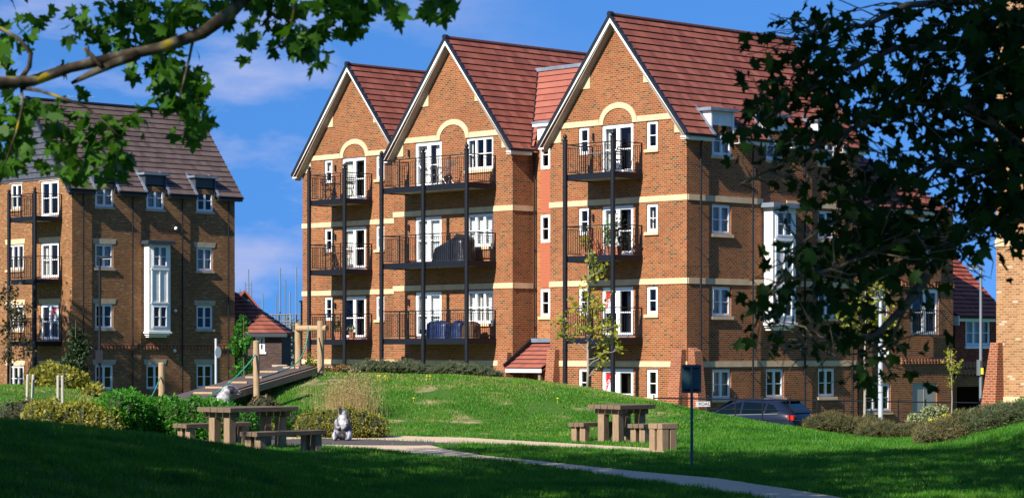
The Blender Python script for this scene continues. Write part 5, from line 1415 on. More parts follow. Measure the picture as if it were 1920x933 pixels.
# ramp of boards with half-log treads
P0 = Vector((GX(388, 56.5), 56.5, GZ(747, 56.5))); P1 = Vector((GX(596, 63.0), 62.3, GZ(687, 62.3)))
t = empty('climbing_ramp', tuple(P0)); tag(t, 'dark timber board ramp with log treads climbing the mound', 'climbing ramp')
dv = (P1 - P0); ln = dv.length; dn = dv.normalized(); sdv = Vector((dn.y, -dn.x, 0)).normalized(); wd = 1.05
for i in range(7):
    b = MB(); off = -sdv * (wd * (i + .5) / 7); b.beam(off, dv + off, wd / 7 - .008, .045); b.build('board', MATS['deck_wood'], t)
b = MB(); b.beam(Vector((0, 0, -.10)) + sdv * .03, dv + Vector((0, 0, -.10)) + sdv * .03, .06, .17); b.build('side_beam', MATS['oak_leg'], t, bevel=.005)
b = MB(); b.beam(Vector((0, 0, -.10)) - sdv * (wd + .03), dv + Vector((0, 0, -.10)) - sdv * (wd + .03), .06, .17); b.build('side_beam', MATS['oak_leg'], t, bevel=.005)
for k, s in enumerate((.10, .26, .42, .58, .76, .9)):
    c0 = dv * s + Vector((0, 0, .045)); q = [.15, .8, .2, .7, .35, .6][k]
    b = MB(); b.tube([c0 - sdv * (wd * q), c0 - sdv * (wd * q + .5 if q < .5 else wd * q - .45)], .033, 10); b.build('tread', MATS['log_wood'], t)
mat('teal_rope', (.02, .22, .17), .7, noise=.2, nscale=60)
def rope(label, pts, r=.016):
    P = [Vector((GX(a, d), d, GZ(c, d))) for a, c, d in pts]
    # smooth through the points
    Q = []
    for i in range(len(P) - 1):
        p0 = P[max(i - 1, 0)]; p1 = P[i]; p2 = P[i + 1]; p3 = P[min(i + 2, len(P) - 1)]
        for j in range(6):
            u = j / 6; Q.append(.5 * ((2 * p1) + (p2 - p0) * u + (2 * p0 - 5 * p1 + 4 * p2 - p3) * u * u + (3 * p1 - p0 - 3 * p2 + p3) * u ** 3))
    Q.append(P[-1]); o_ = Q[0].copy(); b = MB(); b.tube([q - o_ for q in Q], r, 7); o = b.build('rope', MATS['teal_rope'], smooth_=True); o.location = o_; tag(o, label, 'rope')
rope('green climbing rope sagging from the post down the ramp', [(479, 664, 58.1), (468, 679, 57.9), (445, 704, 57.5), (420, 725, 57.1), (398, 740, 56.8), (385, 748, 56.5)])
rope('green climbing rope hanging from the cross log down onto the ramp', [(578, 612, 62.2), (577, 630, 62.1), (571, 655, 62), (560, 676, 62), (540, 690, 61.5), (515, 699, 60.8), (490, 707, 60)])
rope('short green rope tied to the post behind the green hedge', [(301, 706, 61.9), (296, 718, 61.7), (290, 732, 61.4), (284, 744, 61)])
# brick pier behind the ramp
x = GX(525, 72); t = empty('brick_pier', (x, 72, lz(x, 72))); tag(t, 'low brick pier with a stone cap behind the ramp', 'brick pier'); zz = GZ(687, 72) - lz(x, 72)
b = MB(); b.box(-.16, .16, -.16, .16, -.1, zz); b.build('shaft', MATS['buff_brick'], t); b = MB(); b.box(-.22, .22, -.22, .22, zz + .003, zz + .06); b.build('cap', MATS['grey_stone'], t)
# stakes on the left lawn
for i, (px, D, lean, lab) in enumerate(((50, 60, .03, 'weathered timber tree stake, left one of the leftmost pair'), (59, 60.2, .05, 'weathered timber tree stake leaning, right one of the leftmost pair'), (109, 60, .0, 'weathered timber tree stake, left one of the second pair'), (118, 60.3, -.01, 'weathered timber tree stake, right one of the second pair'))):
    x = GX(px, D); z = lz(x, D); b = MB(); H = GZ(701 if i < 2 else 703, D) - z
    b.tube([(0, 0, -.2), (lean, 0, H - .02), (lean, 0, H)], [.035, .038, .02], 10); o = b.build('tree_stake', MATS['stake_wood']); o.location = (x, D, z); tag(o, lab, 'stake', 'timber tree stakes on the left lawn')

# ================================================================== street furniture
def street_lamp(px, D, pytop, m, label, zb=None, arm=-1, head=True):
    x = GX(px, D); z = lz(x, D); H = GZ(pytop, D) - z; t = empty('street_lamp', (x, D, z)); tag(t, label, 'street lamp')
    b = MB(); b.tube([(0, 0, -.1), (0, 0, 1.2)], .075, 12); b.tube([(0, 0, 1.2), (0, 0, H - .03)], [.055, .04], 12); b.build('pole', m, t)
    b = MB(); L = .42 * arm
    b.prism([(-.05 * arm, -.09, H), (L, -.13, H + .05), (L, .13, H + .05), (-.05 * arm, .09, H)], (0, 0, .055)); b.tube([(0, 0, H - .05), (0, 0, H + .04)], .05, 10)
    b.build('lantern', m, t); b = MB(); b.box(*sorted((L * .25, L * .9)), -.08, .08, H - .012, H + .012); b.build('lens', MATS['white_frame'], t)
    return t, H
mat('grey_metal', (.26, .29, .31), .4, metal=.5); mat('sign_yellow', (.75, .62, .03), .6); mat('sign_white', (.78, .78, .78), .5); mat('sign_back', (.03, .075, .085), .45)
t, H = street_lamp(187, 88, 485, MATS['black_metal'], 'tall black street lamp in front of the left apartment building', arm=1)
b = MB(); b.box(-.13, .13, -.14, -.10, GZ(680, 88) - lz(GX(187, 88), 88), GZ(656, 88) - lz(GX(187, 88), 88)); b.build('control_box', MATS['black_metal'], t)
t, H = street_lamp(1839, 72, 503, MATS['grey_metal'], 'tall grey street lamp with small signs, in front of the tile-hung house', arm=-1)
zb = lz(GX(1839, 72), 72); b = MB(); b.box(-.11, -.03, -.10, .10, GZ(703, 72) - zb, GZ(674, 72) - zb); b.build('control_box', MATS['grey_metal'], t)
b = MB(); b.box(-.03, .06, -.085, -.078, GZ(701, 72) - zb, GZ(689, 72) - zb); b.build('number_plate', MATS['sign_yellow'], t)
x = GX(1651, 63); z = lz(x, 63); b = MB(); b.tube([(0, 0, -.2), (0, 0, GZ(622, 63) - z)], .062, 14)
t = empty('lamp_post', (x, 63, z)); tag(t, 'white galvanised lamp post behind the hedge, its head hidden by maple leaves', 'lamp post'); b.build('pole', mat('white_metal', (.42, .46, .50), .45), t)
b = MB(); H = GZ(560, 63) - z; b.tube([(0, 0, GZ(622, 63) - z), (0, 0, H)], [.055, .04], 12); b.box(-.45, .05, -.1, .1, H, H + .06); b.build('lantern', MATS['white_metal'], t)
b = MB(); b.tube([(.09, -.02, GZ(660, 63) - z), (.09, .02, GZ(660, 63) - z)], .12, 16); b.build('sign_plate', MATS['sign_white'], t)
x = GX(405, 84); z = lz(x, 84); t = empty('road_sign', (x, 84, z)); tag(t, 'thin white pole with a round road sign seen edge-on beside the left building', 'road sign')
b = MB(); b.tube([(0, 0, -.1), (0, 0, GZ(634, 84) - z)], .045, 10); b.build('pole', MATS['white_metal'], t)
b = MB(); c_ = Vector((.10, 0, GZ(660, 84) - z)); n_ = Vector((.5, -.85, 0)).normalized(); b.tube([c_ - n_ * .012, c_ + n_ * .012], .20, 18)
o = b.build('sign_plate', MATS['sign_white'], t); o.scale = (.55, 1, 1); o.location = (.02, 0, 0)
# information sign seen from the back, near path
x, D = GX(1297, 39.3), 39.3; z = lz(x, D); t = empty('park_sign', (x, D, z), R(4)); tag(t, 'dark rectangular sign on a single post seen from behind, in front of the flats', 'sign')
b = MB(); b.tube([(0, 0, -.2), (0, 0, GZ(683, D) - z)], .024, 10); b.build('post', MATS['sign_back'], t)
z0, z1 = GZ(736, D) - z, GZ(683, D) - z
b = MB()
P_ = [(-.145, z0), (.145, z0), (.16, z0 + .015), (.16, z1 - .015), (.145, z1), (-.145, z1), (-.16, z1 - .015), (-.16, z0 + .015)]
b.prism([(a, .028, c) for a, c in P_], (0, .014, 0)); b.build('panel', MATS['sign_back'], t)
for zz in (z0 + .05, z1 - .06): b = MB(); b.box(-.12, .12, .004, .026, zz - .015, zz + .015); b.build('bracket', MATS['black_metal'], t)
# estate railings
D = 71.5; X0, X1 = GX(1226, D), GX(1990, D); FNC = empty('estate_fence', (X0, D, 0)); tag(FNC, 'long black iron estate fence of thin rails in front of the flats', 'fence')
zt0, zt1 = GZ(745.5, D), GZ(757, D)
n = 15
for i in range(n + 1):
    x = (X1 - X0) * i / n; zt = zt0 + (zt1 - zt0) * i / n; b = MB(); b.box(x - .02, x + .02, -.012, .012, lz(X0 + x, D) - .1, zt + .06); b.ball((x, 0, zt + .08), .028, 4); b.build('post', MATS['black_metal'], FNC)
for k, dz in enumerate((0, -.30, -.60, -.9)):
    b = MB(); b.tube([(0, .02, zt0 + dz), (X1 - X0, .02, zt1 + dz)], .016 if k else .022, 6); b.build('rail', MATS['black_metal'], FNC)
b = MB(); x = GX(1884, D) - X0; b.box(x - .03, x + .03, -.03, .03, 0, zt1 + .12); b.build('gate_post', MATS['black_metal'], FNC)
# street name plate
def text_mesh(name, s, size, m, parent, ext=.003, loc=(0, 0, 0), rot=(R(90), 0, 0)):
    cu = bpy.data.curves.new(name, 'FONT'); cu.body = s; cu.size = size; cu.extrude = ext; cu.align_x = 'CENTER'; cu.align_y = 'CENTER'
    o = bpy.data.objects.new(name, cu); COL.objects.link(o); dg = bpy.context.evaluated_depsgraph_get()
    me_ = bpy.data.meshes.new_from_object(o.evaluated_get(dg)); bpy.data.objects.remove(o)
    me_.materials.clear(); me_.materials.append(m); q = bpy.data.objects.new(name, me_); COL.objects.link(q); q.parent = parent; q.location = loc; q.rotation_euler = rot; return q
x = GX(1320, 71.0); t = empty('street_name_sign', (x, 71.0, lz(x, 71))); zz = GZ(757, 71) - lz(x, 71)
tag(t, 'small white street name plate in front of the railings by the parked car', 'sign')
b = MB(); b.box(-.24, .18, -.01, .01, zz - .07, zz + .08); b.build('plate', mat('name_plate', (.45, .46, .47), .5), t)
for s in (-.35, .12): b = MB(); b.box(s - .03, s + .03, .012, .06, -.1, zz + .08); b.build('post', MATS['black_metal'], t)
text_mesh('lettering', 'ROAD', .13, MATS['black_plastic'], t, loc=(.02, -.013, zz + .005))

# ================================================================== parked car
mat('car_paint', (.008, .014, .034), .25, spec=.2); MATS['car_paint'].node_tree.nodes['Principled BSDF'].inputs['Coat Weight'].default_value = .0
mat('car_glass', (.002, .005, .005), .04, spec=.35); mat('tail_red', (.55, .015, .01), .2, spec=.7); mat('tyre', (.02, .02, .02), .9); mat('alloy', (.5, .5, .52), .3, metal=.8)
mat('chrome_strip', (.5, .52, .55), .25, metal=.8)
def car():
    root = empty('parked_car', (GX(1398, 75.9), 75.9, .0), R(-33) )
    tag(root, 'dark blue hatchback with red tail lights parked beyond the mound, half hidden by the grass', 'car')
    # +x = rear. sections: x, half width low, z low, z belt, half width belt, z roof, half width roof
    S = [(-2.10, .55, .30, .62, .50, .64, .45), (-1.98, .78, .22, .70, .74, .74, .66), (-1.5, .87, .2, .84, .84, .88, .74), (-1.0, .89, .2, .93, .86, .96, .74), (-.80, .89, .2, .95, .86, 1.06, .70),
         (-.15, .89, .2, .96, .87, 1.43, .60), (.3, .89, .2, .97, .87, 1.485, .60), (1.0, .89, .2, .98, .87, 1.47, .59), (1.5, .88, .2, .99, .86, 1.40, .57), (1.78, .87, .22, 1.0, .84, 1.20, .62), (2.0, .84, .26, .98, .80, 1.01, .70), (2.12, .74, .34, .86, .70, .88, .62)]
    rows = []
    for (x, wl, zl_, zb_, wb, zr_, wr) in S:
        rows.append([(x, -wl * .8, zl_), (x, -wl, zl_ + .16), (x, -wl * 1.01, (zl_ + zb_) / 2 + .05), (x, -wb, zb_), (x, -(wb + wr) / 2 - .015, (zb_ + zr_) / 2), (x, -wr, zr_ - .03), (x, -wr * .75, zr_ + .012), (x, 0, zr_ + .025),
                     (x, wr * .75, zr_ + .012), (x, wr, zr_ - .03), (x, (wb + wr) / 2 + .015, (zb_ + zr_) / 2), (x, wb, zb_), (x, wl * 1.01, (zl_ + zb_) / 2 + .05), (x, wl, zl_ + .16), (x, wl * .8, zl_)])
    b = MB(); n_ = len(rows[0]); b.add([p for r_ in rows for p in r_], [(i * n_ + k, i * n_ + k + 1, (i + 1) * n_ + k + 1, (i + 1) * n_ + k) for i in range(len(rows) - 1) for k in range(n_ - 1)] + [tuple(range(n_)), tuple(range((len(rows) - 1) * n_, len(rows) * n_))])
    o = b.build('body', MATS['car_paint'], root, smooth_=True); sb = o.modifiers.new('s', 'SUBSURF'); sb.levels = 1; sb.render_levels = 2
    def side_pt(x, t, s, eps=.012):        # point on the cabin side between belt (t=0) and roof (t=1)
        xs_ = [q[0] for q in S]; zb_ = np.interp(x, xs_, [q[3] for q in S]); wb = np.interp(x, xs_, [q[4] for q in S]); zr_ = np.interp(x, xs_, [q[5] for q in S]) - .03; wr = np.interp(x, xs_, [q[6] for q in S])
        return (x, s * (wb + (wr - wb) * t + eps), zb_ + (zr_ - zb_) * t)
    for s in (-1, 1):
        for (pts) in ([(-.72, .10), (.22, .12), (.22, .84), (-.18, .80)], [(.30, .12), (1.02, .14), (1.06, .80), (.30, .85)], [(1.10, .16), (1.52, .30), (1.30, .76), (1.12, .79)]):
            g_ = MB(); g_.prism([side_pt(x, t, s, .004) for x, t in pts], (0, s * .014, 0)); g_.build('side_window', MATS['car_glass'], root)
        st = MB(); st.beam(side_pt(-.78, .04, s, .016), side_pt(1.55, .10, s, .016), .012, .022); st.build('window_trim', MATS['chrome_strip'], root)
        tl = MB(); tl.prism([(1.90, s * .62, .80), (2.06, s * .60, .82), (2.06, s * .60, .98), (1.86, s * .66, 1.0)], (0, s * .20, 0)); tl.build('tail_light', MATS['tail_red'], root)
        mr = MB(); mr.ball((-.62, s * .98, 1.0), .09, 6, .8); mr.build('mirror', MATS['car_paint'], root, smooth_=True)
        hd = MB(); hd.beam((.0, s * .895, .84), (.18, s * .895, .84), .02, .03); hd.build('door_handle', MATS['car_paint'], root)
        for x in (-1.28, 1.33):
            w = MB(); w.tube([(x, s * .70, .31), (x, s * .90, .31)], .31, 24); wo2 = w.build('wheel', MATS['tyre'], root); r_ = MB(); r_.tube([(x, s * .88, .31), (x, s * .906, .31)], .20, 20); r_.build('rim', MATS['alloy'], wo2)
    g_ = MB(); g_.prism([(1.62, -.50, 1.385), (1.62, .50, 1.385), (1.99, .58, 1.04), (1.99, -.58, 1.04)], (.02, 0, .02)); g_.build('rear_window', MATS['car_glass'], root)
    g_ = MB(); g_.prism([(-.90, -.66, 1.0), (-.90, .66, 1.0), (-.25, .54, 1.40), (-.25, -.54, 1.40)], (-.015, 0, .02)); g_.build('windscreen', MATS['car_glass'], root)
    sp = MB(); sp.box(1.45, 1.72, -.52, .52, 1.415, 1.445); sp.build('spoiler', MATS['car_paint'], root)
    np_ = MB(); np_.box(2.10, 2.135, -.26, .26, .62, .73); np_.build('number_plate', MATS['sign_yellow'], root)
    return root
car()

# ================================================================== things on the balconies (local frame of the gabled block)
TM = MAIN.matrix_world if False else Matrix.Translation((6.0, 82.7, 0)) @ Matrix.Rotation(TH, 4, 'Z')
def onb(name, x, y, z, label, cat, rz=0, group=None):
    p = TM @ Vector((x, y, z)); t = empty(name, tuple(p), TH + rz); tag(t, label, cat, group); return t
def bistro_table(x, y, z, label, m, top=.32, H=.70):
    t = onb('bistro_table', x, y, z, label, 'table'); b = MB(); b.tube([(0, 0, H - .025), (0, 0, H)], top, 20); b.build('table_top', m, t)
    b = MB(); b.tube([(-.2, -.2, 0), (.2, .2, H - .03)], .012, 6); b.tube([(.2, -.2, 0), (-.2, .2, H - .03)], .012, 6); b.tube([(-.2, .2, 0), (.2, -.2, H - .03)], .012, 6); b.tube([(.2, .2, 0), (-.2, -.2, H - .03)], .012, 6); b.build('legs', MATS['black_metal'], t)
def folding_chair(x, y, z, rz, label, m, group=None):
    t = onb('garden_chair', x, y, z, label, 'chair', rz, group); b = MB()
    for s in (-.2, .2):
        b.tube([(s, -.2, 0), (s, .2, .46), (s, .24, .50)], .012, 6); b.tube([(s * .95, .2, 0), (s * .95, -.02, .44), (s * .95, -.2, .88)], .012, 6)
    b.build('frame', m, t); b = MB()
    for i in range(5): b.box(-.2, .2, -.16 + i * .075, -.105 + i * .075, .45, .465)
    b.build('seat', m, t); b = MB()
    for z_ in (.62, .70, .78, .86): b.box(-.19, .19, -.10 - (z_ - .45) * .25, -.085 - (z_ - .45) * .25, z_, z_ + .04)
    b.build('backrest', m, t)
def lump(name, x, y, z, sx, sy, sz, label, cat, m, seed=1, slopex=0.0):
    t = onb(name, x, y, z, label, cat); nx_, nz_ = 26, 12; b = MB(); pts = []
    rr = random.Random(seed); ph = [rr.uniform(0, 6) for _ in range(4)]
    for j in range(nz_ + 1):
        v = j / nz_; sq = 1.0 if v < .75 else math.sqrt(max(0.02, 1 - ((v - .75) / .25) ** 2))
        for i in range(nx_):
            a = 2 * math.pi * i / nx_; ca, sa = math.cos(a), math.sin(a); p = 4
            rx = sx / 2 * math.copysign(abs(ca) ** (2 / p), ca); ry = sy / 2 * math.copysign(abs(sa) ** (2 / p), sa)
            f = (1 + .05 * math.sin(9 * a + ph[0] + v * 3) * (1 - v * .6) + .03 * math.sin(17 * a + ph[1])) * sq * (1 - .12 * v)
            h = v * sz * (1 + slopex * rx / sx * 2 + .04 * math.sin(3 * a + ph[2]))
            pts.append((rx * f, ry * f, h))
    b.add(pts, [(j * nx_ + i, j * nx_ + (i + 1) % nx_, (j + 1) * nx_ + (i + 1) % nx_, (j + 1) * nx_ + i) for j in range(nz_) for i in range(nx_)] + [tuple(nz_ * nx_ + i for i in range(nx_))])
    b.build('cover', m, t, smooth_=True)
mat('black_cover', (.018, .018, .022), .35, noise=.3, nscale=6, bump=.6); mat('blue_cover', (.015, .028, .09), .4, noise=.4, nscale=6, bump=.6); mat('brown_box', (.10, .05, .03), .7)
mat('glass_top', (.18, .32, .40), .1, spec=.9); mat('terracotta', (.38, .14, .07), .85); mat('red_chair', (.42, .05, .05), .5); mat('silver_metal', (.45, .45, .46), .35, metal=.6)
mat('teak', (.26, .13, .055), .7)
F3, F2, F1 = FL[3], FL[2], FL[1]
bistro_table(-3.45, -.75, F3, 'glass-topped table on the top balcony of the third gable', MATS['glass_top'], .42)
folding_chair(-2.75, -.6, F3, R(90), 'dark chair at the glass table on the top balcony of the third gable', MATS['black_metal'])
bistro_table(-12.15, -.6, F3, 'small round bistro table on the top balcony of the middle gable', MATS['silver_metal'], .28)
folding_chair(-12.75, -.6, F3, R(-90), 'metal folding chair left of the bistro table on the middle top balcony', MATS['silver_metal'])
folding_chair(-11.6, -.6, F3, R(90), 'metal folding chair right of the bistro table on the middle top balcony', MATS['silver_metal'])
bistro_table(-21.6, 2.1, F3, 'dark round table on the top balcony of the far left gable', MATS['black_metal'], .3)
folding_chair(-22.0, 2.1, F3, R(-80), 'dark folding chair at the left of the far gable top balcony', MATS['black_metal'])
folding_chair(-20.7, 2.2, F3, R(80), 'dark folding chair beside the door of the far gable top balcony', MATS['black_metal'])
bistro_table(-21.4, 2.1, F2, 'teak table on the middle balcony of the far left gable', MATS['teak'], .3)
folding_chair(-21.9, 2.1, F2, R(-80), 'teak folding chair left of the table on the far gable middle balcony', MATS['teak'])
folding_chair(-20.8, 2.1, F2, R(80), 'teak folding chair right of the table on the far gable middle balcony', MATS['teak'])
lump('covered_furniture', -11.05, -.75, F2, 1.9, .9, .80, 'large black cover draped over furniture on the middle balcony of the middle gable', 'covered furniture', MATS['black_cover'], 2, slopex=.28)
lump('covered_furniture', -11.75, -.8, F1, 1.2, .7, .66, 'blue shiny cover over furniture on the first-floor balcony of the middle gable', 'covered furniture', MATS['blue_cover'], 3)
lump('covered_furniture', -10.75, -.7, F1, .55, .6, .66, 'smaller blue cover beside the long one on the first-floor balcony', 'covered furniture', MATS['blue_cover'], 4)
lump('storage_box', -10.15, -.7, F1, .60, .6, .62, 'dark brown storage box at the right end of the first-floor balcony', 'storage box', MATS['brown_box'], 5)
def pot_plant(x, y, z, h, w, label, m='green_hedge', n=160, seed=1, pot='terracotta', size=.10):
    t = onb('potted_plant', x, y, z, label, 'potted plant'); r = np.random.default_rng(seed); b = MB()
    b.lathe((0, 0, 0), [(.001, 0), (.10, 0), (.14, .26), (.15, .26), (.15, .30), (.12, .30), (.001, .28)], 14); b.build('pot', MATS[pot], t)
    P = r.normal(size=(n, 3)) * np.array([w, w, h * .28]) + np.array([0, 0, .3 + h * .5])
    link('foliage', leaves_mesh('foliage', P, size * (.6 + .8 * r.random(n)), [MATS[m]], np.clip(.3 + .4 * r.random(n), 0, 1), r, 'quad', droop=.3), t)
pot_plant(-2.35, -.95, F2, 1.1, .14, 'tall bushy potted plant beside the post on the middle balcony of the third gable', 'dark_leaf', 260, 1)
pot_plant(-2.75, -1.0, F2, .8, .12, 'smaller potted plant left of the tall one on the middle balcony of the third gable', 'green_hedge', 200, 2)
pot_plant(-4.05, -.9, F2, .55, .10, 'potted plant with pale leaves at the left of the third gable middle balcony', 'yellow_leaf', 120, 3)
folding_chair(-4.0, -.45, F2, R(-60), 'red metal chair at the left of the third gable middle balcony', MATS['red_chair'])
folding_chair(-3.3, -.45, F2, R(60), 'red metal chair near the door of the third gable middle balcony', MATS['red_chair'])
pot_plant(-21.2, 2.0, F1, .5, .09, 'potted plant by the post on the first-floor balcony of the far left gable', 'dark_leaf', 120, 4)
pot_plant(-20.9, 1.9, F1, .25, .07, 'small terracotta pot on the first-floor balcony of the far left gable', 'red_shrub', 60, 5)
pot_plant(-20.4, 2.1, F1, .3, .08, 'low potted plant at the right of the far gable first-floor balcony', 'variegated', 60, 6)
# window boards
def sale_sign(TMx, x, y, z, label, w=.50, h=.98, letters=True):
    p = TMx @ Vector((x, y, z)); t = empty('sale_sign', tuple(p), TH); tag(t, label, 'sale sign')
    b = MB(); b.box(0, w, 0, .006, 0, h); b.build('board', MATS['sign_white'], t)
    b = MB(); b.prism([(0.0, -.003, h * .12), (w * .28, -.003, h * .40), (w, -.003, h * .93), (w, -.003, h), (0, -.003, h)], (0, -.003, 0)); b.build('red_panel', mat('sale_red', (.70, .015, .02), .5), t)
    if letters: text_mesh('lettering', 'FOR SALE', .175, MATS['sign_white'], t, ext=.002, loc=(w * .47, -.010, h * .60), rot=(R(90), -R(50), 0))
sale_sign(TM, -3.97, .105, F1 + .84, 'red and white FOR SALE board in the first-floor door of the third gable')
sale_sign(TM, -3.97, .105, FL[0] + .84, 'red and white FOR SALE board in the ground-floor door of the third gable')
TL = Matrix.Translation((-20.2, 111.0, 0)) @ Matrix.Rotation(TH, 4, 'Z')
sale_sign(TL, -1.78, .105, F1 + .80, 'red and white sale board in the first-floor door of the left building', w=.55, h=.86)

# ================================================================== maples that frame the view, and the trees that shade the lawn
def maple_leaves(centres, r, n, spread, size, o, mats, name='crown', tone_c=.45, droop=.7, flat=0.0):
    idx = r.integers(0, len(centres), n); C = np.array(centres)
    P = C[idx, :3] + r.normal(size=(n, 3)) * C[idx, 3:4] * spread
    T = np.clip(tone_c + .5 * (r.random(n) - .5), 0, 1)
    return leaves_mesh(name, P - np.array(o), size * (.55 + .75 * r.random(n)), mats, T, r, 'maple', droop=droop, flat=flat)

# --- left maple: trunk left of the frame, one long lichened limb crosses the corner of the view
def P_(px, py, D): return Vector((GX(px, D), D, GZ(py, D)))
ML = empty('maple_tree', (-6.2, 13.2, lz(-6.2, 13.2))); tag(ML, 'maple whose lichened limb and green leaves hang across the upper left of the view', 'maple tree')
o = Vector((-6.2, 13.2, lz(-6.2, 13.2)))
b = MB(); b.tube([(0, 0, -.3), (.05, 0, 1.2), (.15, .05, 2.6), (.1, .1, 4.2), (.0, .2, 6.2), (-.2, .3, 8.5)], [.30, .24, .21, .18, .13, .05], 14)
main = [P_(-900, 200, 13.2), P_(-500, 190, 13.3), P_(-120, 172, 13.4), P_(0, 156, 13.5), P_(60, 152, 13.6), P_(130, 128, 13.7), P_(215, 108, 13.8), P_(300, 90, 13.9), P_(380, 62, 14.0), P_(430, 25, 14.0), P_(470, -15, 14.1), P_(560, -90, 14.2), P_(700, -170, 14.3)]
b.tube([p - o for p in main], [.085, .07, .05, .038, .032, .028, .031, .032, .036, .04, .036, .03, .015], 12)
b.tube([p - o for p in (P_(135, 156, 13.75), P_(170, 138, 13.7), P_(215, 118, 13.75), P_(260, 103, 13.8))], [.010, .02, .026, .028], 9)
b.tube([p - o for p in (P_(158, 90, 13.7), P_(175, 108, 13.7), P_(190, 124, 13.7))], [.012, .014, .016], 7)
b.tube([p - o for p in (P_(0, 52, 13.5), P_(35, 72, 13.5), P_(58, 100, 13.55), P_(55, 125, 13.55), P_(42, 144, 13.6))], [.008, .011, .013, .014, .015], 8)
b.tube([p - o for p in (P_(40, 165, 13.6), P_(75, 170, 13.5), P_(120, 185, 13.5), P_(160, 200, 13.5), P_(200, 232, 13.5), P_(230, 262, 13.5))], [.012, .010, .009, .007, .005, .003], 7)
b.tube([p - o for p in (P_(40, 158, 13.6), P_(42, 200, 13.5), P_(30, 250, 13.5), P_(8, 310, 13.5))], [.009, .008, .006, .004], 8)
b.tube([p - o for p in (P_(362, 75, 14.0), P_(355, 110, 14.0), P_(345, 150, 14.0), P_(335, 188, 14.0))], [.010, .008, .006, .003], 7)
b.tube([p - o for p in (P_(560, -60, 14.1), P_(555, 0, 14.1), P_(545, 50, 14.1), P_(530, 85, 14.1))], [.012, .009, .007, .003], 7)
b.tube([p - o for p in (P_(700, -120, 14.2), P_(735, -30, 14.2), P_(810, 5, 14.2))], [.012, .009, .004], 7)
lichen = bpy.data.materials.new('lichen_bark'); lichen.use_nodes = True; nt = lichen.node_tree; bs = nt.nodes['Principled BSDF']; bs.inputs['Roughness'].default_value = .95; bs.inputs['Specular IOR Level'].default_value = .1
tcn = N(nt, 'ShaderNodeTexCoord'); n1 = N(nt, 'ShaderNodeTexNoise'); n1.inputs['Scale'].default_value = 7; n1.inputs['Detail'].default_value = 6; nt.links.new(tcn.outputs['Object'], n1.inputs['Vector'])
rr_ = N(nt, 'ShaderNodeValToRGB'); el = rr_.color_ramp.elements; el[0].position = .38; el[0].color = (.020, .015, .010, 1); el[1].position = .66; el[1].color = (.26, .19, .012, 1); e = el.new(.50); e.color = (.055, .042, .028, 1); e = el.new(.58); e.color = (.10, .09, .065, 1)
nt.links.new(n1.outputs['Fac'], rr_.inputs[0]); nt.links.new(rr_.outputs[0], bs.inputs['Base Color']); bp = N(nt, 'ShaderNodeBump'); bp.inputs['Strength'].default_value = .8; bp.inputs['Distance'].default_value = .02; nt.links.new(n1.outputs['Fac'], bp.inputs['Height']); nt.links.new(bp.outputs[0], bs.inputs['Normal'])
b.build('trunk', lichen, ML, smooth_=True)
r = np.random.default_rng(78)
CL = [(40, 60, 40, 10), (75, 45, 16, 5), (15, 70, 14, 4), (150, 30, 20, 5), (165, 55, 20, 7), (130, 68, 10, 2), (210, 40, 24, 10), (250, 20, 26, 10), (290, 45, 30, 14), (330, 25, 24, 10), (365, 35, 20, 8), (240, 70, 26, 10), (300, 75, 22, 7), (200, 95, 16, 4), (270, 88, 18, 5), (325, 70, 18, 6), (395, 15, 16, 5), (370, 5, 20, 6), (215, 5, 30, 8),
      (120, 125, 8, 2), (170, 112, 10, 2), (138, 165, 14, 4), (245, 132, 12, 3), (290, 125, 20, 6), (320, 125, 22, 7), (345, 140, 22, 8), (370, 155, 14, 4), (300, 155, 20, 7), (330, 175, 26, 10), (360, 185, 22, 8), (345, 210, 26, 11), (372, 235, 18, 7), (350, 250, 14, 4), (310, 195, 20, 6), (385, 225, 8, 2), (375, 180, 12, 3), (275, 205, 14, 3),
      (75, 195, 12, 4), (110, 205, 16, 5), (130, 190, 12, 3), (150, 215, 14, 4), (95, 230, 16, 5), (125, 245, 14, 4), (190, 235, 16, 6), (215, 245, 16, 6), (240, 260, 14, 4), (170, 262, 18, 7), (205, 285, 20, 8), (235, 290, 12, 4), (185, 305, 18, 7), (150, 295, 14, 5), (130, 330, 16, 5), (215, 325, 14, 4), (85, 310, 10, 2), (120, 285, 14, 4), (95, 270, 12, 3), (262, 240, 8, 2), (240, 225, 10, 3),
      (10, 120, 14, 6), (8, 165, 18, 10), (12, 200, 24, 14), (30, 235, 24, 10), (12, 260, 22, 12), (25, 290, 20, 8), (10, 315, 14, 6), (45, 260, 16, 5), (50, 200, 12, 4),
      (430, 20, 14, 4), (460, 45, 12, 3), (470, 60, 14, 4), (465, 80, 12, 3), (490, 15, 16, 5), (505, 40, 16, 5), (515, 12, 14, 5), (530, 50, 20, 8), (545, 25, 18, 7), (560, 55, 18, 7), (575, 80, 18, 7), (535, 80, 16, 5), (520, 95, 12, 4), (590, 100, 18, 7), (610, 110, 12, 3), (595, 60, 16, 6), (610, 35, 16, 6), (640, 15, 18, 7), (655, 20, 18, 7), (625, 60, 12, 3), (655, 60, 8, 2), (678, 58, 8, 2), (680, 10, 18, 7), (700, 5, 16, 6), (720, 5, 14, 5), (738, 25, 10, 3), (745, 8, 10, 3), (665, 35, 12, 3), (620, 5, 18, 6), (575, 5, 18, 6), (650, -20, 40, 16), (520, -25, 40, 16),
      (795, 25, 8, 2), (808, 8, 8, 2), (830, 30, 9, 2), (845, 20, 10, 3), (838, 5, 10, 3), (820, 0, 8, 2), (250, -25, 90, 30), (60, -30, 50, 12), (420, -30, 40, 12)]
cen = []; wgt = []
for (px, py, rad, w) in CL:
    D = 14.35 + r.normal() * .4; cen.append((GX(px, D), D, GZ(py, D), rad / F * D)); wgt.append(w)
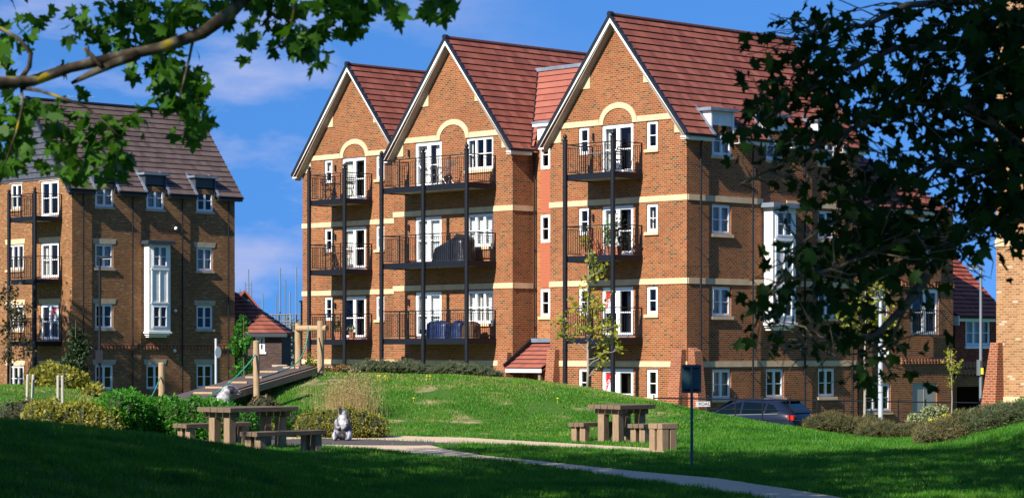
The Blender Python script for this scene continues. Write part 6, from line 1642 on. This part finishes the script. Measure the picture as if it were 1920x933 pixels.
# more crown around and above the limb, outside the frame
for k in range(90):
    a = r.random() * 6.28; q = r.random() ** .5 * 3.0; cen.append((-5.6 + q * math.cos(a), 13.4 + q * math.sin(a) * .9, 7.2 + r.normal() * .9, .35)); wgt.append(7)
wgt = np.array(wgt, float); cnt = 2500; idx = r.choice(len(cen), cnt, p=wgt / wgt.sum()); C = np.array(cen)
P = C[idx, :3] + r.normal(size=(cnt, 3)) * C[idx, 3:4] * np.array([.6, 1.2, .6])
T = np.clip(.42 + .55 * (r.random(cnt) - .5), 0, 1)
link('crown', leaves_mesh('crown', P - np.array(o), .095 * (.5 + .7 * r.random(cnt)), [MATS['maple_leaf']], T, r, 'maple', droop=.8), ML)

# --- right maple: dense dark crown reaching in from the right
MR = empty('maple_tree', (6.6, 17.0, lz(6.6, 17))); tag(MR, 'big dark maple whose shaded crown fills the upper right of the view', 'maple tree')
o = Vector((6.6, 17.0, lz(6.6, 17)))
r = np.random.default_rng(99)
DEN = [[0, .06, .65, .3, .2, .6, .95, 1, 1], [.10, .45, .9, .65, .5, .7, .9, 1, 1], [.45, .75, .9, .8, .8, .65, .8, 1, 1], [.7, .8, .8, .6, .7, .75, .8, 1, 1], [.4, .65, .7, .75, .6, .6, .75, .95, 1],
       [.03, .25, .4, .8, .7, .5, .5, .85, .9], [0, .08, .4, .7, .85, .8, .5, .75, .85], [0, .3, .5, .9, 1, .9, .75, .75, .7], [.08, .4, .8, .85, .8, .9, .45, .04, 0], [.4, .65, .6, .30, .2, .35, .08, 0, 0], [.25, .45, .35, .4, .5, .4, 0, 0, 0], [0, .15, .06, .2, .55, .25, 0, 0, 0]]
b = MB(); b.tube([(0, 0, -.3), (0, .05, 1.5), (-.1, 0, 3.0), (-.1, -.1, 5), (.1, 0, 7.5), (.3, 0, 10)], [.36, .28, .25, .21, .15, .05], 14)
limbs = [[(1800, 435, 16.5), (1750, 500, 16.4), (1700, 570, 16.2), (1640, 630, 16), (1560, 640, 16), (1480, 655, 16)],
         [(1990, 400, 17), (1860, 415, 16.6), (1740, 440, 16.3), (1640, 470, 16), (1560, 505, 15.9), (1470, 525, 15.8), (1410, 575, 15.8)],
         [(1990, 420, 17), (1850, 320, 16.8), (1770, 300, 16.6), (1715, 330, 16.4), (1640, 380, 16.2), (1540, 430, 16), (1480, 470, 16)],
         [(1990, 330, 17), (1820, 200, 16.5), (1700, 190, 16.2), (1600, 240, 16), (1500, 290, 16), (1420, 330, 16), (1390, 345, 16)],
         [(1990, 220, 17), (1800, 90, 16.8), (1680, 90, 16.5), (1590, 130, 16.2), (1480, 190, 16), (1400, 245, 15.9)],
         [(1990, 100, 17), (1830, 0, 16.8), (1700, 10, 16.5), (1620, 50, 16.3), (1540, 40, 16), (1510, 80, 16)],
         [(1715, 330, 16.4), (1690, 370, 16.5), (1660, 400, 16.5)], [(1770, 300, 16.6), (1740, 340, 16.4), (1712, 372, 16.3)], [(1640, 640, 16), (1660, 680, 16), (1680, 715, 16)], [(1700, 570, 16.2), (1670, 640, 16.2), (1640, 690, 16.2)]]
LP = []
for L_ in limbs:
    pts = [P_(a, c, d) for a, c, d in L_]; rad = [max(.006, .05 * (1 - i / len(pts)) ** 1.2 * (1 if len(pts) > 4 else .25)) for i in range(len(pts))]
    if L_[0][0] == 1990:
        pts = [o + Vector((0, -.1, (GZ(L_[0][1], 17) - o.z) * .75 + .6))] + pts; rad = [.05] + [q * .75 for q in rad]
    b.tube([p - o for p in pts], rad, 8)
    for i in range(len(pts) - 1):
        for t_ in (0, .35, .7): LP.append(pts[i].lerp(pts[i + 1], t_))
rr2 = random.Random(3); cen = []; wgt = []
for j, row in enumerate(DEN):
    for i, dn_ in enumerate(row):
        if dn_ <= 0: continue
        for k in range(4):
            px = 1380 + 60 * (i + rr2.random()); py = 60 * (j + rr2.random()); D = 16.3 + r.normal() * .55
            c = Vector((GX(px, D), D, GZ(py, D))); cen.append((c.x, c.y, c.z, .085)); wgt.append(dn_ ** 1.9)
            s = min(LP, key=lambda q: (q - c).length + rr2.random() * .25)
            gen_branch(b, s - o, c - o, .007, .002, rr2.random(), 4, wob=.08)
b.build('trunk', MATS['bark'], MR, smooth_=True)
wgt = np.array(wgt); cnt = 2350; idx = r.choice(len(cen), cnt, p=wgt / wgt.sum()); C = np.array(cen)
P = C[idx, :3] + r.normal(size=(cnt, 3)) * np.array([.085, .30, .075])
# dense mass at the right, and the rest of the crown outside the frame
n2 = 3600; X2 = GX(1850 + 380 * r.random(n2), 17.2); P2 = np.stack([X2 + r.random(n2) * .4, 17.2 + r.normal(size=n2) * .7, GZ(-60 + 500 * r.random(n2), 17.2)], -1)
n3 = 5200; d3 = r.normal(size=(n3, 3)); d3 /= np.linalg.norm(d3, axis=1, keepdims=True); P3_ = np.array([8.2, 17.4, 8.0]) + d3 * (.5 + .5 * r.random((n3, 1)) ** .5) * np.array([4.6, 3.4, 3.4])
P3_ = P3_[~((np.abs(P3_[:, 0] / P3_[:, 1]) < .2118) & (P3_[:, 2] < 3 + .1445 * P3_[:, 1] + .2))]
P = np.concatenate([P, P2, P3_]); n = len(P); T = np.clip(.35 + .5 * (r.random(n) - .5), 0, 1)
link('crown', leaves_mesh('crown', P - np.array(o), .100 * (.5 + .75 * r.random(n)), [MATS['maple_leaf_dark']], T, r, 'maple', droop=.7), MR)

# --- big trees standing left of and behind the view: they shade the near lawn
SHT = [((-11.5, 27.0), (-11.0, 28.3, 11.0), (6.5, 6.2, 4.6), 'tall maple left of the view that shades the near mound'),
       ((-8.2, 25.0), (-3.6, 25.4, 13.6), (7.0, 6.0, 4.2), 'spreading maple left of the view whose crown hangs high over the lawn'),
       ((-9.5, 11.5), (-8.6, 12.5, 12.4), (6.2, 6.0, 4.0), 'tall maple beside the viewpoint on the left'),
       ((-7.5, 2.0), (-2.4, 9.0, 13.4), (6.0, 5.6, 3.6), 'tall maple behind the viewpoint on the left'),
       ((-18.5, 24.0), (-18.0, 24.0, 10.5), (6.2, 6.2, 4.6), 'broad maple far left of the view'),
       ((9.0, 9.5), (2.8, 16.5, 14.2), (6.0, 6.0, 3.4), 'tall maple behind the viewpoint on the right'),
       ((-16.8, 10.5), (-16.5, 11.5, 12.0), (6.6, 6.4, 4.4), 'broad maple far left of the viewpoint'),
       ((-12.6, 18.0), (-11.6, 18.5, 12.6), (5.6, 5.6, 3.8), 'maple left of the viewpoint between two taller ones'),
       ((-28.0, 102.0), (-27.6, 102.0, 9.0), (4.8, 4.6, 4.4), 'leafy tree left of the left apartment building')]
for k, ((tx, ty), (cx, cy, cz), (rx, ry, rz), lab) in enumerate(SHT):
    zb = lz(min(30, max(-30, tx)), ty) if ty < 90 else 0; t = empty('maple_tree', (tx, ty, zb)); tag(t, lab, 'maple tree'); r = np.random.default_rng(200 + k); o = Vector((tx, ty, zb))
    b = MB(); top = Vector((cx, cy, cz + rz * .3)) - o; mid = Vector(((cx - tx) * .25, (cy - ty) * .25, (cz - rz - zb) * .8)); b.tube([(0, 0, -.3), (0, 0, 1.2), mid, mid.lerp(top, .5), top], [.38, .30, .24, .17, .05], 12)
    for q in range(12):
        a = q * 2.4; e = Vector((cx + rx * .7 * math.cos(a), cy + ry * .7 * math.sin(a), cz + rz * (.1 + .5 * math.sin(q)))) - o; gen_branch(b, mid.lerp(top, .1 + .07 * q % 1), e, .10, .02, k * 50 + q, 5)
    b.build('trunk', MATS['bark'], t, smooth_=True)
    n = 15000 if k < 8 else 6000; nc = 130; d = r.normal(size=(nc, 3)); d /= np.linalg.norm(d, axis=1, keepdims=True); cc = np.array([cx, cy, cz]) + d * (.25 + .7 * r.random((nc, 1)) ** .5) * np.array([rx, ry, rz])
    P = cc[r.integers(0, nc, n)] + r.normal(size=(n, 3)) * np.array([.62, .62, .45])
    # keep clear of the view itself
    X_, Y_, Z_ = P.T; bad = (Y_ > 1) & (np.abs(X_) < .2118 * Y_ + .3) & (Z_ < 3 + .1445 * Y_ + .35)
    P = P[~bad] if k < 8 else P; n = len(P)
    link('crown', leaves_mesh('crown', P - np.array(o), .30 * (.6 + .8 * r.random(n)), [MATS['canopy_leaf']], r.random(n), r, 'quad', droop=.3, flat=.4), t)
